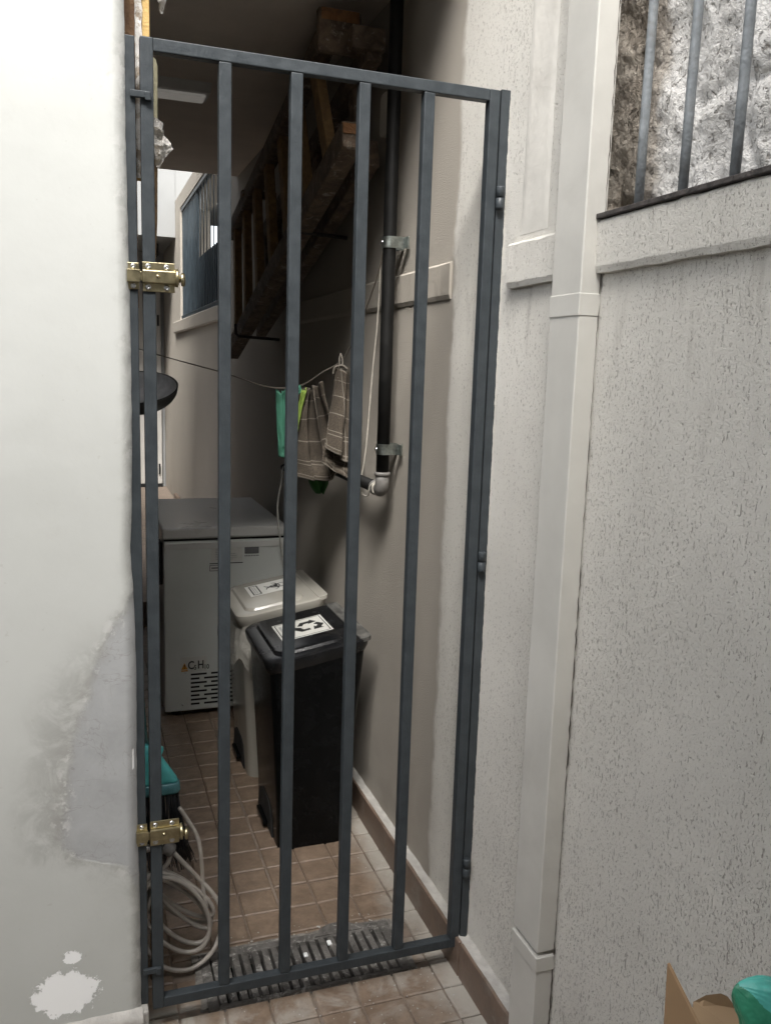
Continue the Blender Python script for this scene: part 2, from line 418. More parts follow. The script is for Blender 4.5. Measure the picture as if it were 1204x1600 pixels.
# ------------------------------------------------------------------ mesh helpers
class B:
    """collects shapes in world coordinates; build() links them as one mesh object"""
    def __init__(s):
        s.bm = bmesh.new()
        s.mi = 0
    def _add(s, verts, faces, smooth=False):
        vs = [s.bm.verts.new(v) for v in verts]
        out = []
        for f in faces:
            try:
                fc = s.bm.faces.new([vs[i] for i in f])
                fc.material_index = s.mi
                fc.smooth = smooth
                out.append(fc)
            except ValueError:
                pass
        return vs, out
    def merge(s, o, smooth=False):
        o.verts.ensure_lookup_table()
        o.verts.index_update()
        s._add([v.co.copy() for v in o.verts], [[v.index for v in f.verts] for f in o.faces], smooth)
        o.free()
        return s
    def box(s, a, b, bev=0, seg=2):
        x0, y0, z0 = a
        x1, y1, z1 = b
        o = bmesh.new()
        vs = [o.verts.new(c) for c in ((x0, y0, z0), (x1, y0, z0), (x1, y1, z0), (x0, y1, z0), (x0, y0, z1), (x1, y0, z1), (x1, y1, z1), (x0, y1, z1))]
        for f in ((0, 3, 2, 1), (4, 5, 6, 7), (0, 1, 5, 4), (1, 2, 6, 5), (2, 3, 7, 6), (3, 0, 4, 7)):
            o.faces.new([vs[i] for i in f])
        if bev:
            bmesh.ops.bevel(o, geom=list(o.edges), offset=bev, segments=seg, profile=.5, affect='EDGES')
        return s.merge(o)
    def beam(s, p0, p1, w, h, side=(1, 0, 0), bev=0, w1=None, h1=None):
        """bar from p0 to p1; w measured along side, h across it"""
        p0, p1 = Vector(p0), Vector(p1)
        d = (p1-p0).normalized()
        sx = Vector(side)
        sx = (sx - d*sx.dot(d)).normalized()
        sy = d.cross(sx)
        w1 = w if w1 is None else w1
        h1 = h if h1 is None else h1
        o = bmesh.new()
        vs = []
        for p, ww, hh in ((p0, w, h), (p1, w1, h1)):
            for a, b in ((-1, -1), (1, -1), (1, 1), (-1, 1)):
                vs.append(o.verts.new(p + sx*a*ww/2 + sy*b*hh/2))
        for f in ((0, 3, 2, 1), (4, 5, 6, 7), (0, 1, 5, 4), (1, 2, 6, 5), (2, 3, 7, 6), (3, 0, 4, 7)):
            o.faces.new([vs[i] for i in f])
        if bev:
            bmesh.ops.bevel(o, geom=list(o.edges), offset=bev, segments=2, profile=.5, affect='EDGES')
        bmesh.ops.recalc_face_normals(o, faces=o.faces)
        return s.merge(o)
    def tube(s, pts, r, n=8, caps=True, smooth=True):
        pts = [Vector(p) for p in pts]
        rs = r if isinstance(r, (list, tuple)) else [r]*len(pts)
        vs, fs = [], []
        ref = None
        for i, p in enumerate(pts):
            t = (pts[min(i+1, len(pts)-1)] - pts[max(i-1, 0)])
            t = t.normalized() if t.length > 1e-9 else Vector((0, 0, 1))
            if ref is None:
                ref = t.cross(Vector((0, 0, 1)))
                if ref.length < .05:
                    ref = t.cross(Vector((0, 1, 0)))
            ref = (ref - t*ref.dot(t)).normalized()
            q = t.cross(ref)
            for k in range(n):
                a = 2*math.pi*k/n
                vs.append(p + (ref*math.cos(a) + q*math.sin(a))*rs[i])
        for i in range(len(pts)-1):
            for k in range(n):
                k2 = (k+1) % n
                fs.append((i*n+k, i*n+k2, (i+1)*n+k2, (i+1)*n+k))
        if caps:
            fs.append(tuple(range(n-1, -1, -1)))
            fs.append(tuple((len(pts)-1)*n+k for k in range(n)))
        s._add(vs, fs, smooth)
        return s
    def lathe(s, prof, c, axis=(0, 0, 1), n=24, smooth=True):
        """prof: (radius, height) pairs about an axis through c"""
        ax = Vector(axis).normalized()
        u = ax.orthogonal().normalized()
        v = ax.cross(u)
        c = Vector(c)
        vs, fs = [], []
        for r, h in prof:
            for k in range(n):
                a = 2*math.pi*k/n
                vs.append(c + ax*h + (u*math.cos(a)+v*math.sin(a))*max(r, 1e-5))
        for i in range(len(prof)-1):
            for k in range(n):
                k2 = (k+1) % n
                fs.append((i*n+k, i*n+k2, (i+1)*n+k2, (i+1)*n+k))
        s._add(vs, fs, smooth)
        return s
    def prism(s, poly, mapf, d0, d1):
        """2-D outline extruded between depths d0 and d1; mapf(u, v, d) gives the point"""
        n = len(poly)
        vs = [mapf(u, v, d0) for u, v in poly] + [mapf(u, v, d1) for u, v in poly]
        fs = [tuple(range(n)), tuple(range(2*n-1, n-1, -1))]
        for i in range(n):
            j = (i+1) % n
            fs.append((i, i+n, j+n, j))
        vv, ff = s._add(vs, fs)
        bmesh.ops.recalc_face_normals(s.bm, faces=ff)
        return s
    def grid(s, f, nu, nv, smooth=True, uv=False):
        vs = [f(i/nu, j/nv) for j in range(nv+1) for i in range(nu+1)]
        fs = [(j*(nu+1)+i, j*(nu+1)+i+1, (j+1)*(nu+1)+i+1, (j+1)*(nu+1)+i) for j in range(nv) for i in range(nu)]
        _, ff = s._add(vs, fs, smooth)
        if uv:
            ul = s.bm.loops.layers.uv.verify()
            for k, fc in enumerate(ff):
                i, j = k % nu, k//nu
                for lp, (a, b) in zip(fc.loops, ((i, j), (i+1, j), (i+1, j+1), (i, j+1))):
                    lp[ul].uv = (a/nu, b/nv)
        return s
    def build(s, name, mats, parent=None, label=None, norm=True):
        if norm:
            bmesh.ops.recalc_face_normals(s.bm, faces=s.bm.faces)
        org = Vector((0, 0, 0))
        q = parent
        while q is not None:
            org += q.location
            q = q.parent
        if org.length:
            bmesh.ops.translate(s.bm, verts=s.bm.verts, vec=-org)
        me = bpy.data.meshes.new(name)
        s.bm.to_mesh(me)
        s.bm.free()
        for m in (mats if isinstance(mats, (list, tuple)) else [mats]):
            me.materials.append(M[m] if isinstance(m, str) else m)
        o = bpy.data.objects.new(name, me)
        COL.objects.link(o)
        if parent:
            o.parent = parent
        if label:
            o['label'] = label
        return o

def tag(o, label, cat, group=None):
    o['label'] = label
    o['category'] = cat
    if group:
        o['group'] = group
    return o
def thing(name, label, cat, loc, group=None):
    o = bpy.data.objects.new(name, None)
    COL.objects.link(o)
    o.location = loc
    o.empty_display_size = .1
    return tag(o, label, cat, group)
def struct(o):
    o['kind'] = 'structure'
    return o
def cp(src, parent, off=(0, 0, 0)):
    c = src.copy()
    COL.objects.link(c)
    c.parent = parent
    c.location = src.location + Vector(off)
    return c
def smooth_path(pts, sub=8):
    """Catmull-Rom through the points"""
    P = [Vector(p) for p in pts]
    P = [P[0]*2-P[1]] + P + [P[-1]*2-P[-2]]
    out = []
    for i in range(1, len(P)-2):
        for k in range(sub):
            t = k/sub
            a, b, c, d = P[i-1], P[i], P[i+1], P[i+2]
            out.append(.5*((2*b) + (c-a)*t + (2*a-5*b+4*c-d)*t*t + (3*b-a-3*c+d)*t**3))
    out.append(P[-2])
    return out
def nz(x, y=0, z=0, s=1):
    return noise.noise(Vector((x*s, y*s, z*s)))

# ------------------------------------------------------------------ ground and floor
XW = .797                                   # face of the rendered wall
g = B()
g.box((-4, -4.2, -.6), (1.6, .035, -.004))
g.box((-4, .25, -.6), (1.6, 3.3, -.004))
g.box((-4, .035, -.6), (.135, .25, -.004))
g.box((.66, .035, -.6), (1.6, .25, -.004))
g.box((.135, .035, -.6), (.66, .25, -.12))
g.box((-4, 3.3, -.6), (1.6, 9.5, .15))
floor = struct(g.build('floor', ['grout']))
GX0, GX1, GY0, GY1 = .137, .658, .038, .247
g = B()
g.box((GX0, GY0, -.119), (GX1, GY1, -.05))
g.build('drain_shade', ['black_gap'], floor)  # black fill standing in for the shade inside the drain channel
def tile_mesh(x0, x1, y0, y1, cut=None):
    b = B()
    if not cut:
        b.mi = 1
        b._add([(x0+.0038, y0+.0038, -.0016), (min(x0+.4262, x1), y0+.0038, -.0016), (min(x0+.4262, x1), y1-.0038, -.0016), (x0+.0038, y1-.0038, -.0016)], [(0, 1, 2, 3)])
        b.mi = 0
    nsub, p, gr = 4, .1075, .0022
    W = .43
    py = (y1-y0)/4
    for i in range(nsub):
        for j in range(nsub):
            a0 = x0 + i*p + (.0038 if i == 0 else gr)
            a1 = x0 + (i+1)*p - (.0038 if i == 3 else gr)
            b0 = y0 + j*py + (.0038 if j == 0 else gr)
            b1 = y0 + (j+1)*py - (.0038 if j == 3 else gr)
            a1 = min(a1, x1)
            if a1-a0 < .012:
                continue
            if cut:
                cx0, cx1, cy0, cy1 = cut
                if a1 > cx0 and a0 < cx1 and b1 > cy0 and b0 < cy1:
                    if b1 - cy1 > .015:
                        b0 = cy1
                    elif cy0 - b0 > .015:
                        b1 = cy0
                    elif cx0-a0 > .015:
                        a1 = cx0
                    elif a1-cx1 > .015:
                        a0 = cx1
                    else:
                        continue
            e, h = .0035, .0002*random.uniform(-4, 4)
            zt = .0025 + h
            vs = [(a0, b0, -.012), (a1, b0, -.012), (a1, b1, -.012), (a0, b1, -.012),
                  (a0, b0, zt-.003), (a1, b0, zt-.003), (a1, b1, zt-.003), (a0, b1, zt-.003),
                  (a0+e, b0+e, zt), (a1-e, b0+e, zt), (a1-e, b1-e, zt), (a0+e, b1-e, zt)]
            fs = [(8, 9, 10, 11)]
            for k in range(4):
                k2 = (k+1) % 4
                fs += [(k, k2, 4+k2, 4+k), (4+k, 4+k2, 8+k2, 8+k)]
            b._add(vs, fs)
    return b
PY = .436
for ix in range(-2, 2):
    X0 = .387 + .43*(ix-0)
    full = None
    for iy in range(-5, 6):
        Y0 = .057 + PY*iy
        cut = (GX0, GX1, GY0, GY1) if (iy in (-1, 0) and ix in (-1, 0)) else None
        if cut is None and full is not None:
            c = full.copy()
            COL.objects.link(c)
            c.location = (0, Y0 - full['y0'], 0)
            continue
        o = tile_mesh(X0, min(X0+.43, .770), Y0, Y0+PY, cut).build('tile', ['tile', 'groove'], floor)
        if cut is None:
            o['y0'] = Y0
            full = o

# ------------------------------------------------------------------ right-hand rendered wall
wall = thing('rendered_wall', 'long beige rendered wall with rough pitted plaster on the right of the gate', 'wall', (XW, 0, 0))
b = B()
TOPZ = 3.9
# windows: near one (Y -1.9..-.384, z 1.835..3.0), far one (Y 4.05..6.55, z 1.97..2.95)
b.box((XW, -4.2, -.05), (XW+.28, -1.9, 2.9))
b.box((XW, -1.9, -.05), (XW+.06, -.345, 1.74))
b.box((XW, -.345, -.05), (XW+.045, -.22, TOPZ))
b.box((XW, -.22, -.05), (XW+.28, 4.05, TOPZ))
b.box((XW, 4.05, -.05), (XW+.28, 6.65, 1.85))
b.box((XW, 4.05, 2.97), (XW+.28, 6.65, 3.10))
b.box((XW, 6.65, -.05), (XW+.28, 9.4, 3.10))
bmesh.ops.remove_doubles(b.bm, verts=b.bm.verts, dist=.0005)
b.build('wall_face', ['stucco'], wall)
def sill(y0, y1, z0, z1, mat, proud=.022, wob=.004):
    o = B()
    n = max(2, int((y1-y0)/.012))
    prof = [(XW+.02, z1), (XW-proud+.006, z1), (XW-proud, z1-.006), (XW-proud+.001, z0+.012), (XW-proud+.005, z0), (XW+.02, z0-.002)]
    def f(u, v):
        i = v*(len(prof)-1)
        k = min(int(i), len(prof)-2)
        x, z = prof[k] if abs(i-round(i)) < 1e-6 and round(i) == k else prof[min(k+1, len(prof)-1)]
        y = y0+(y1-y0)*u
        return Vector((x + wob*.6*nz(y*40, z*40, 3), y, z + wob*nz(y*22, z*60, 1)))
    o.grid(f, n, len(prof)-1, smooth=False)
    for e, uu in ((y0, 0), (y1, 1)):
        vs = [f(uu, k/(len(prof)-1)) for k in range(len(prof))]
        o._add(vs, [tuple(range(len(vs)))])
    return o.build('window_sill', [mat], wall)
sill(-1.9, -.054, 1.738, 1.834, 'stucco_sill', .017, .0022)
sill(.285, 2.3, 1.738, 1.834, 'shaded_paint', .008, .002)
sill(4.0, 7.05, 1.845, 1.95, 'shaded_paint', .03, .002)
# smooth vertical strip of filled-in window jamb, near the hinge post
b = B()
def strip(u, v):
    y = -.200+.115*u + .004*nz(v*30, u*8, 2)
    z = 1.85 + 2.0*v
    e = min(u, 1-u, v*8)
    return Vector((XW-.002*min(1, e*9)-.0004, y, z))
b.grid(strip, 14, 120)
b.build('smooth_strip', ['smooth_paint'], wall)
# skirting: tiles with a sloping plaster fillet on top
SK = .762
yy = -2.2
random.seed(3)
while yy < 3.25:
    L = .435
    o = B()
    dx = random.uniform(-.0012, .0012)
    o.box((SK+dx, yy+.0015, -.004), (SK+.011, yy+L-.0015, .099), .0018, 1)
    o.build('skirting_tile', ['skirt'], wall)
    yy += L
b = B()
def fil(u, v):
    y = -2.2 + 5.45*u
    k = nz(y*14, 0, 5)
    pr = [(SK+.006+.002*k, .092), (SK+.0085+.002*k, .1005+.002*k), (XW-.007, .094+.004*nz(y*25, 3)), (XW+.004, .102+.006*nz(y*18, 7))]
    x, z = pr[int(round(v*3))]
    return Vector((x, y, z))
b.grid(fil, 420, 3)
b.build('plaster_fillet', ['fillet'], wall)
for f_ in range(3):
    o = B()
    o.box((SK, 3.32+f_*1.25, .15), (XW-.004, 4.56+f_*1.25, .25), .002, 1)
    o.build('skirting_tile', ['skirt'], wall)

# stone wall of the next plot, seen through the barred opening
b = B()
def stn(u, v):
    y = -2.1 + 1.87*u
    z = 1.70 + 1.5*v
    p = Vector((y*4.2 + .5*nz(y*7, z*7, 4), z*3.1+.5*nz(y*7, z*7, 8), .3))
    d, _ = noise.voronoi(p)
    crack = min(1, (d[1]-d[0])*3.2)
    x = .895 - .016*crack - .012*nz(y*6, z*6, 2) - .006*abs(nz(y*13, z*13, 7)) - .004*nz(y*22, z*22, 5) - .0022*nz(y*55, z*55, 9) - .0016*nz(y*110, z*110, 3)
    return Vector((x, y, z))
b.grid(stn, 380, 300, smooth=True)
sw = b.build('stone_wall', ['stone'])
tag(sw, 'rough white painted stone wall behind the three grey window bars', 'wall')
# grille in the opening
gr = thing('window_grille', 'window grille of round blue grey bars on the sill at upper right', 'window grille', (.815, -.9, 1.834))
for i in range(11):
    y = -.487 - .1205*i
    o = B()
    o.tube([(.815, y+.001*math.sin(k*1.7+i), 1.836+k*.145) for k in range(9)], .0082, 12)
    o.build('bar', ['bar_grey'], gr)
b = B()
b.beam((.806, -1.88, 1.8395), (.806, -.41, 1.8395), .06, .009, (1, 0, 0), .0015)
b.build('bottom_rail', ['rail_dark'], gr)

# rainwater downpipe, square section
dp = thing('downpipe', 'square beige rainwater downpipe fixed to the rough wall', 'downpipe', (.76, -.4, 0))
b = B()
b.box((.7545, -.4125, -.01), (XW+.002, -.310, .335), .0022)
b.box((.753, -.4145, .345), (XW+.002, -.308, 3.9), .0028)
b.build('pipe', ['downpipe'], dp)
def collar(z, h, nm='collar'):
    o = B()
    prof = [0, .3, .7, 1]
    o.box((.7512, -.4158, z), (XW+.001, -.3065, z+h), .0018)
    return o.build(nm, ['downpipe'], dp)
collar(.300, .034)
collar(1.66, .042)
b = B()
def caulk(u, v):
    z = -.01 + 3.8*u
    k = abs(nz(z*16, 2, 1))
    return Vector((XW-.003+.002*nz(z*60, 0, 3), -.412-.0035*v-.006*v*k, z))
b.grid(caulk, 600, 1)
b.build('dark_joint', [simple('dark_joint_mat', (.10, .085, .07), .9, .3, 40)], dp)  # dark ragged strip where the pipe meets the wall

# ------------------------------------------------------------------ white plaster wall on the left
ww = thing('plaster_wall', 'white plaster wall with a grey filler patch left of the gate', 'wall', (-1.0, 0, 0))
b = B()
NZ, EDGE = 150, [(2.162, -.028), (1.993, -.029), (1.755, -.027), (1.556, -.0255), (1.376, -.0265), (1.22, -.030), (1.163, -.0335), (1.08, -.029), (1.025, -.027), (.884, -.025), (.68, -.0275), (.546, -.028), (.376, -.0255), (.122, -.026)]
def edge_x(z):
    if z >= EDGE[0][0]:
        return EDGE[0][1]
    if z <= EDGE[-1][0]:
        return EDGE[-1][1]
    for (z1, x1), (z0, x0) in zip(EDGE, EDGE[1:]):
        if z0 <= z <= z1:
            t = (z-z0)/(z1-z0)
            return x0+(x1-x0)*t
def wf(u, v):
    z = .085 + 3.2*v
    xe = edge_x(z) + .0012*nz(z*30, 1, 2)
    us = u**.35 if u > 0 else 0
    x = -3.2 + (xe+3.2)*us
    d = xe-x
    y = -.02 + .0025*nz(x*4, z*4, 1) + .014*max(0, 1-d/.016)**2
    if u == 1:
        y = -.001
    return Vector((x, y, z))
b.grid(wf, 90, 260)
b.box((-3.2, .0, .085), (-.034, .16, 3.285))
b.build('wall_face', ['white_wall'], ww, norm=False)
def blob(poly, sub=5, amp=.004, sc=60):
    out = []
    n = len(poly)
    for i in range(n):
        a, c = Vector((*poly[i], 0)), Vector((*poly[(i+1) % n], 0))
        for k in range(sub):
            p = a.lerp(c, k/sub)
            out.append((p.x+amp*nz(p.x*sc, p.y*sc, 1)+amp*.6*nz(p.x*sc*3, p.y*sc*3, 4), p.y+amp*nz(p.x*sc, p.y*sc, 6)+amp*.6*nz(p.x*sc*3, p.y*sc*3, 8)))
    return out
b = B()                                     # lumpy plaster lip and tile skirting along the foot
def lip(u, v):
    x = -3.2 + 3.176*u
    pr = [(-.018, .10), (-.034, .088), (-.040, .074), (-.034, .066)]
    y, z = pr[int(round(v*3))]
    return Vector((x, y+.005*nz(x*20, v*5, 3), z+.004*nz(x*26, v*4, 7)))
b.grid(lip, 400, 3)
b.box((-.034, -.026, .004), (-.0105, .12, .089), .006)
b.build('plaster_lip', ['fillet'], ww)
for i in range(7):
    o = B()
    o.box((-.038-.435*(i+1)+.0015, -.036, -.004), (-.038-.435*i-.0015, -.004, .068), .002, 1)
    o.build('skirting_tile', ['skirt'], ww)

# alley wall and ceiling, then unseen walls added to shape the light
iw = B()
iw.box((-.34, .165, -.05), (-.13, 3.6, 2.65))
tag(iw.build('alley_wall', ['inner_wall']), 'plain grey beige wall behind the white wall, left side of the alley', 'wall')
cl = B()
cl.box((-.5, .36, 2.66), (XW-.001, 3.55, 2.82))
struct(cl.build('ceiling', ['ceiling']))
bw = B()
bw.box((-3.4, -3.1, -.05), (XW-.002, -2.95, 5.4))  # tall wall behind the camera, added to shade the lower part of the yard
tag(bw.build('shade_wall', ['shade_wall']), 'unseen rear wall added to shade the gate and the white wall', 'wall')
bw = B()
bw.box((-3.4, -2.94, -.05), (-3.21, .16, 2.4))  # out of view, height and distance set by the light it lets in
tag(bw.build('shade_side_wall', ['shade_wall']), 'unseen side wall added to limit the light from the left', 'wall')

us = B()
us.box((-1.0, .06, 2.83), (XW+.27, 3.54, 5.2))  # out of view, added to block sun and sky over gate and alley
tag(us.build('shade_block', ['shade_wall']), 'unseen block added over the alley ceiling to keep sun and sky out', 'building')
# far end of the alley: white wall over a porch, door at the back
fwall = thing('far_wall', 'bright white wall with a low porch at the far end of the alley', 'wall', (.3, 7.05, .15))
b = B()
b.box((-1.199, 7.05, 2.76), (XW-.002, 8.4, 4.8))
b.box((XW-.0015, 7.06, 3.102), (2.6, 8.4, 4.8))
b.box((-1.199, 8.32, .15), (XW-.002, 8.5, 2.759))
b.box((-1.35, 3.6, .15), (-1.2, 8.5, 5.6))  # unseen wall, made tall to cut the skylight at the far end
b.build('wall_face', ['far_white'], fwall)
dr = thing('back_door', 'white door at the far end of the alley above the freezer', 'door', (.4, 8.3, .15))
b = B()
b.box((.10, 8.27, .19), (.755, 8.318, 2.42), .004)
b.build('leaf', ['door_white'], dr)
for z in (2.02, .36):
    o = B()
    o.box((.715, 8.25, z-.06), (.735, 8.269, z+.06), .004)
    o.build('hinge', ['black_gap'], dr)
o = B()
o.box((.12, 8.262, .153), (.76, 8.268, .189))
o.build('threshold_gap', ['black_gap'], dr)
pl = thing('porch_lamp', 'small dark lamp under the porch roof at the far end', 'lamp', (.62, 7.6, 2.75))
b = B()
b.box((.55, 7.55, 2.64), (.68, 7.75, 2.757), .01)
b.build('body', ['black_gap'], pl)

# blue-grey slatted shutter gate in the far opening
sh = thing('slatted_shutter', 'blue grey metal shutter of vertical slats in the far window opening', 'shutter', (XW, 5.3, 1.95))
y = 4.1
i = 0
base = None
while y < 6.58:
    part = y > 5.45
    key = 'tall' if part else 'low'
    z1 = 2.93 if part else 2.40
    o = B()
    o.box((XW+.02, y, 2.0), (XW+.035, y+.082, z1), .003, 1)
    o.box((XW+.012, y+.03, 2.0), (XW+.021, y+.052, z1), .002, 1)
    o.build('slat', ['shutter'], sh)
    if not part:
        if i % 2 == 0:
            o = B()
            o.tube([(XW+.022, y+.02, 2.39), (XW+.022, y+.02, 2.94)], .0042, 8)
            o.build('bar', ['shutter'], sh)
    y += .09
    i += 1
b = B()
b.box((XW+.005, 4.08, 1.965), (XW+.045, 6.62, 1.998), .003, 1)
b.box((XW+.005, 4.08, 2.932), (XW+.045, 6.62, 2.965), .003, 1)
b.build('frame', ['shutter'], sh)
b = B()
b.box((1.6, 3.55, .0), (1.7, 7.05, 5.2))
tag(b.build('neighbour_wall', ['bare_plaster']), 'pale wall seen through the gaps of the far shutter', 'wall')
# ceiling lamp
lf = thing('ceiling_light', 'white strip light fitting on the dark alley ceiling', 'light', (.1, 1.95, 2.65))
b = B()
b.prism([(1.86, 2.659), (2.07, 2.659), (2.05, 2.637), (1.90, 2.632)], lambda u, v, d: Vector((d, u, v)), -.35, .405)
b.build('housing', ['lamp_white'], lf)
b = B()
b.box((-.33, 1.935, 2.622), (.39, 2.03, 2.634), .003)
b.build('diffuser', ['lamp_glow'], lf)

# ------------------------------------------------------------------ the gate
Z0, Z1, GW, T = .07, 2.17, .772, .025
gate = thing('metal_gate', 'closed dark grey metal gate of square vertical bars across the alley', 'gate', (GW/2, .0125, .0))
for x0 in (0, GW-T):
    o = B()
    o.box((x0, 0, Z0), (x0+T, T, Z1), .0022)
    o.build('stile', ['gate_paint'], gate)
for z0 in (Z0, Z1-T):
    o = B()
    o.box((T+.0002, .0006, z0), (GW-T-.0002, T-.0006, z0+T), .0022)
    o.build('rail', ['gate_paint'], gate)
def weld(o, x, z, r=.004):
    for k in range(5):
        a = random.uniform(-.011, .011)
        o.lathe([(0, -r), (r*.8, -r*.5), (r, 0), (r*.8, r*.5), (0, r)], (x+a, .003+random.uniform(0, .018), z), n=8)
for i in range(4):
    x0 = .152+.1467*i
    o = B()
    o.box((x0, .001, Z0+T+.0002), (x0+T, T-.001, Z1-T-.0002), .0022)
    weld(o, x0+T/2, Z0+T, .003)
    weld(o, x0+T/2, Z1-T, .003)
    o.build('bar', ['gate_paint'], gate)
for zc in (1.941, 1.10, .296):
    o = B()
    o.lathe([(0, -.024), (.0085, -.024), (.0092, -.022), (.0092, -.002), (.0075, -.001)], (.7795, -.007, zc), n=16)
    h = o.build('hinge', ['gate_paint'], gate)
    o = B()
    o.lathe([(.0075, .001), (.0092, .002), (.0092, .022), (.0085, .024), (0, .024)], (.7795, -.007, zc), n=16)
    o.build('knuckle', ['gate_paint'], h)
for zc in (2.062, .176):
    o = B()
    o.box((-.020, -.009, zc-.007), (.012, -.0008, zc+.006), .0015)
    o.box((.008, -.011, zc-.011), (.019, -.0008, zc+.005), .0015)
    o.build('stop_tab', ['gate_paint'], gate)
def slide_bolt(zc):
    """barrel-less flat slide bolt: plate with six screws, raised channel, sliding bar with knob"""
    o = B()
    o.box((-.001, -.004, zc-.029), (.062, -.0006, zc+.029), .0012)
    pl_ = o.build('slide_bolt', ['brass'], gate)
    o = B()
    o.box((-.002, -.014, zc-.013), (.064, -.0045, zc+.013), .0025)
    o.build('channel', ['brass'], pl_)
    o = B()
    o.box((-.029, -.0125, zc-.009), (-.0025, -.007, zc+.009), .001)
    o.build('bolt', ['brass'], pl_)
    o = B()
    o.lathe([(0, 0), (.017, 0), (.018, .003), (.018, .006), (.009, .008)], (.062, -.009, zc), (1, 0, 0), 20)
    o.lathe([(.006, .008), (.006, .012), (.0125, .0125), (.014, .016), (.012, .019), (0, .0195)], (.062, -.011, zc-.003), (1, -.25, 0), 20)
    o.build('knob', ['brass'], pl_)
    for sx in (.010, .046):
        for sz in (-.020, .020):
            o = B()
            o.lathe([(.0062, 0), (.0060, .0015), (.0045, .0032), (.0022, .0038), (.0018, .0024), (0, .0024)], (sx, -.0035, zc+sz), (0, -1, 0), 14)
            o.build('screw', ['steel'], pl_)
    o = B()
    o.lathe([(.004, 0), (.0036, .002), (0, .0032)], (.028, -.0138, zc+.001), (0, -1, 0), 12)
    o.build('rivet', ['brass'], pl_)
slide_bolt(1.719)
slide_bolt(.512)

def keep(parent, zc):
    o = B()
    o.box((-.0315, -.004, zc-.026), (-.0075, -.0006, zc+.026), .0012)
    k = o.build('bolt_keep', ['brass'], parent)
    o = B()
    o.box((-.0315, -.0145, zc-.012), (-.0065, -.0130, zc+.012), .0005)
    o.box((-.0315, -.0128, zc+.0098), (-.0065, -.0042, zc+.012))
    o.box((-.0315, -.0128, zc-.012), (-.0065, -.0042, zc-.0098))
    o.build('bridge', ['brass'], k)
    for sz in (-.019, .019):
        o = B()
        o.lathe([(.0055, 0), (.0053, .0015), (.004, .003), (.002, .0036), (.0016, .0024), (0, .0024)], (-.019, -.0035, zc+sz), (0, -1, 0), 14)
        o.build('screw', ['steel'], k)
lp_ = thing('latch_post', 'dark grey gate post against the white wall with two brass bolt keeps', 'post', (-.02, .0125, .089))
b = B()
b.box((-.0345, .0, .0895), (-.0095, .025, 2.168), .002)
b.build('tube', ['gate_paint'], lp_)
keep(lp_, 1.719)
keep(lp_, .512)
hp = thing('hinge_post', 'dark grey gate post set against the beige wall on the hinge side', 'post', (.783, .0125, .075))
b = B()
b.prism([(.775, .2), (.775, .085), (.780, .076), (.789, .079), (.794, .09), (.7965, .2), (.7965, 2.172), (.775, 2.172)], lambda u, v, d: Vector((u, d, v)), .0, .024)
b.build('tube', ['gate_paint'], hp)
b = B()                                     # plaster slobbered over the post edge
def slob(u, v):
    z = .12+2.03*u
    k = .0018*nz(z*30, 0, 2)+.0012*nz(z*80, 0, 5)
    return Vector(((.7975+k, .7955+k, .812)[int(round(v*2))], (.012, -.0022, -.0005+.012)[int(round(v*2))], z))
b.grid(slob, 300, 2)
b.build('mortar_edge', ['stucco_sill'], hp)

# ------------------------------------------------------------------ drain grate
dg = thing('drain_grate', 'dirty grey slotted drain grate in the floor under the gate', 'drain', (.4, .14, 0))
b = B()
zt = .0075
b.box((GX0-.004, GY0, -.03), (GX0+.022, GY1, zt), .002, 1)
b.box((GX1-.026, GY0, -.03), (GX1+.002, GY1, zt), .002, 1)
b.box((GX0+.022, GY1-.026, -.03), (GX1-.026, GY1, zt-.0005), .002, 1)
b.box((GX0+.022, GY0, -.03), (GX1-.026, GY0+.012, zt-.0005), .002, 1)
b.build('frame', ['grate'], dg)
b = B()
b.prism([(.515+.06*math.cos(a*math.pi/14)*(1.15 if a in (0, 14) else 1), GY1-.02+.045*math.sin(a*math.pi/14)) for a in range(15)], lambda u, v, d: Vector((u, v, d)), -.003, zt+.002)
b.build('lifting_tab', ['grate'], dg)
b = B()
random.seed(4)
def mortar(x0, x1, y0, y1):
    P = [(x0, y0), (x0, (y0+y1)/2), (x0, y1), ((x0*2+x1)/3, y1), ((x0+x1*2)/3, y1), (x1, y1), (x1, (y0+y1)/2), (x1, y0), ((x0+x1*2)/3, y0), ((x0*2+x1)/3, y0)]
    b.prism(blob(P, 7, .0055, 55), lambda u, v, d: Vector((u, v, d)), -.003, .0048+random.uniform(0, .0008))
mortar(GX0-.003, .50, GY1-.004, GY1+.010)
mortar(.56, GX1+.006, GY1-.004, GY1+.009)
mortar(GX0-.020, GX0-.001, GY0+.01, GY1+.006)
mortar(GX1-.001, GX1+.016, GY0, GY1)
b.build('mortar_edge', ['old_mortar'], dg)
n = 18
p_ = (GX1-.026-GX0-.022)/n
random.seed(11)
for i in range(n):
    xc = GX0+.022+p_*(i+.5)
    o = B()
    j = random.uniform(-.0015, .0015)
    o.beam((xc+j, GY0+.012, -.008+.001*random.random()), (xc-j, GY1-.026, -.008+.001*random.random()), .0172, .03, (1, 0, 0), .002)
    o.build('slat', ['grate'], dg)
def crumbs(x0, x1, y0, y1, n, r0, r1):
    o = B()
    for k in range(n):
        x, y, r = random.uniform(x0, x1), random.uniform(y0, y1), random.uniform(r0, r1)
        q = bmesh.new()
        bmesh.ops.create_icosphere(q, subdivisions=1, radius=r)
        for v in q.verts:
            v.co = Vector((v.co.x*random.uniform(.6, 1.3)+x, v.co.y*random.uniform(.6, 1.3)+y, v.co.z*.5+.003))
        o.merge(q)
    return o
cr = crumbs(.0, .75, -.35, .06, 170, .0006, .0028)
cr.merge(crumbs(.16, .64, .235, .30, 60, .001, .004).bm)
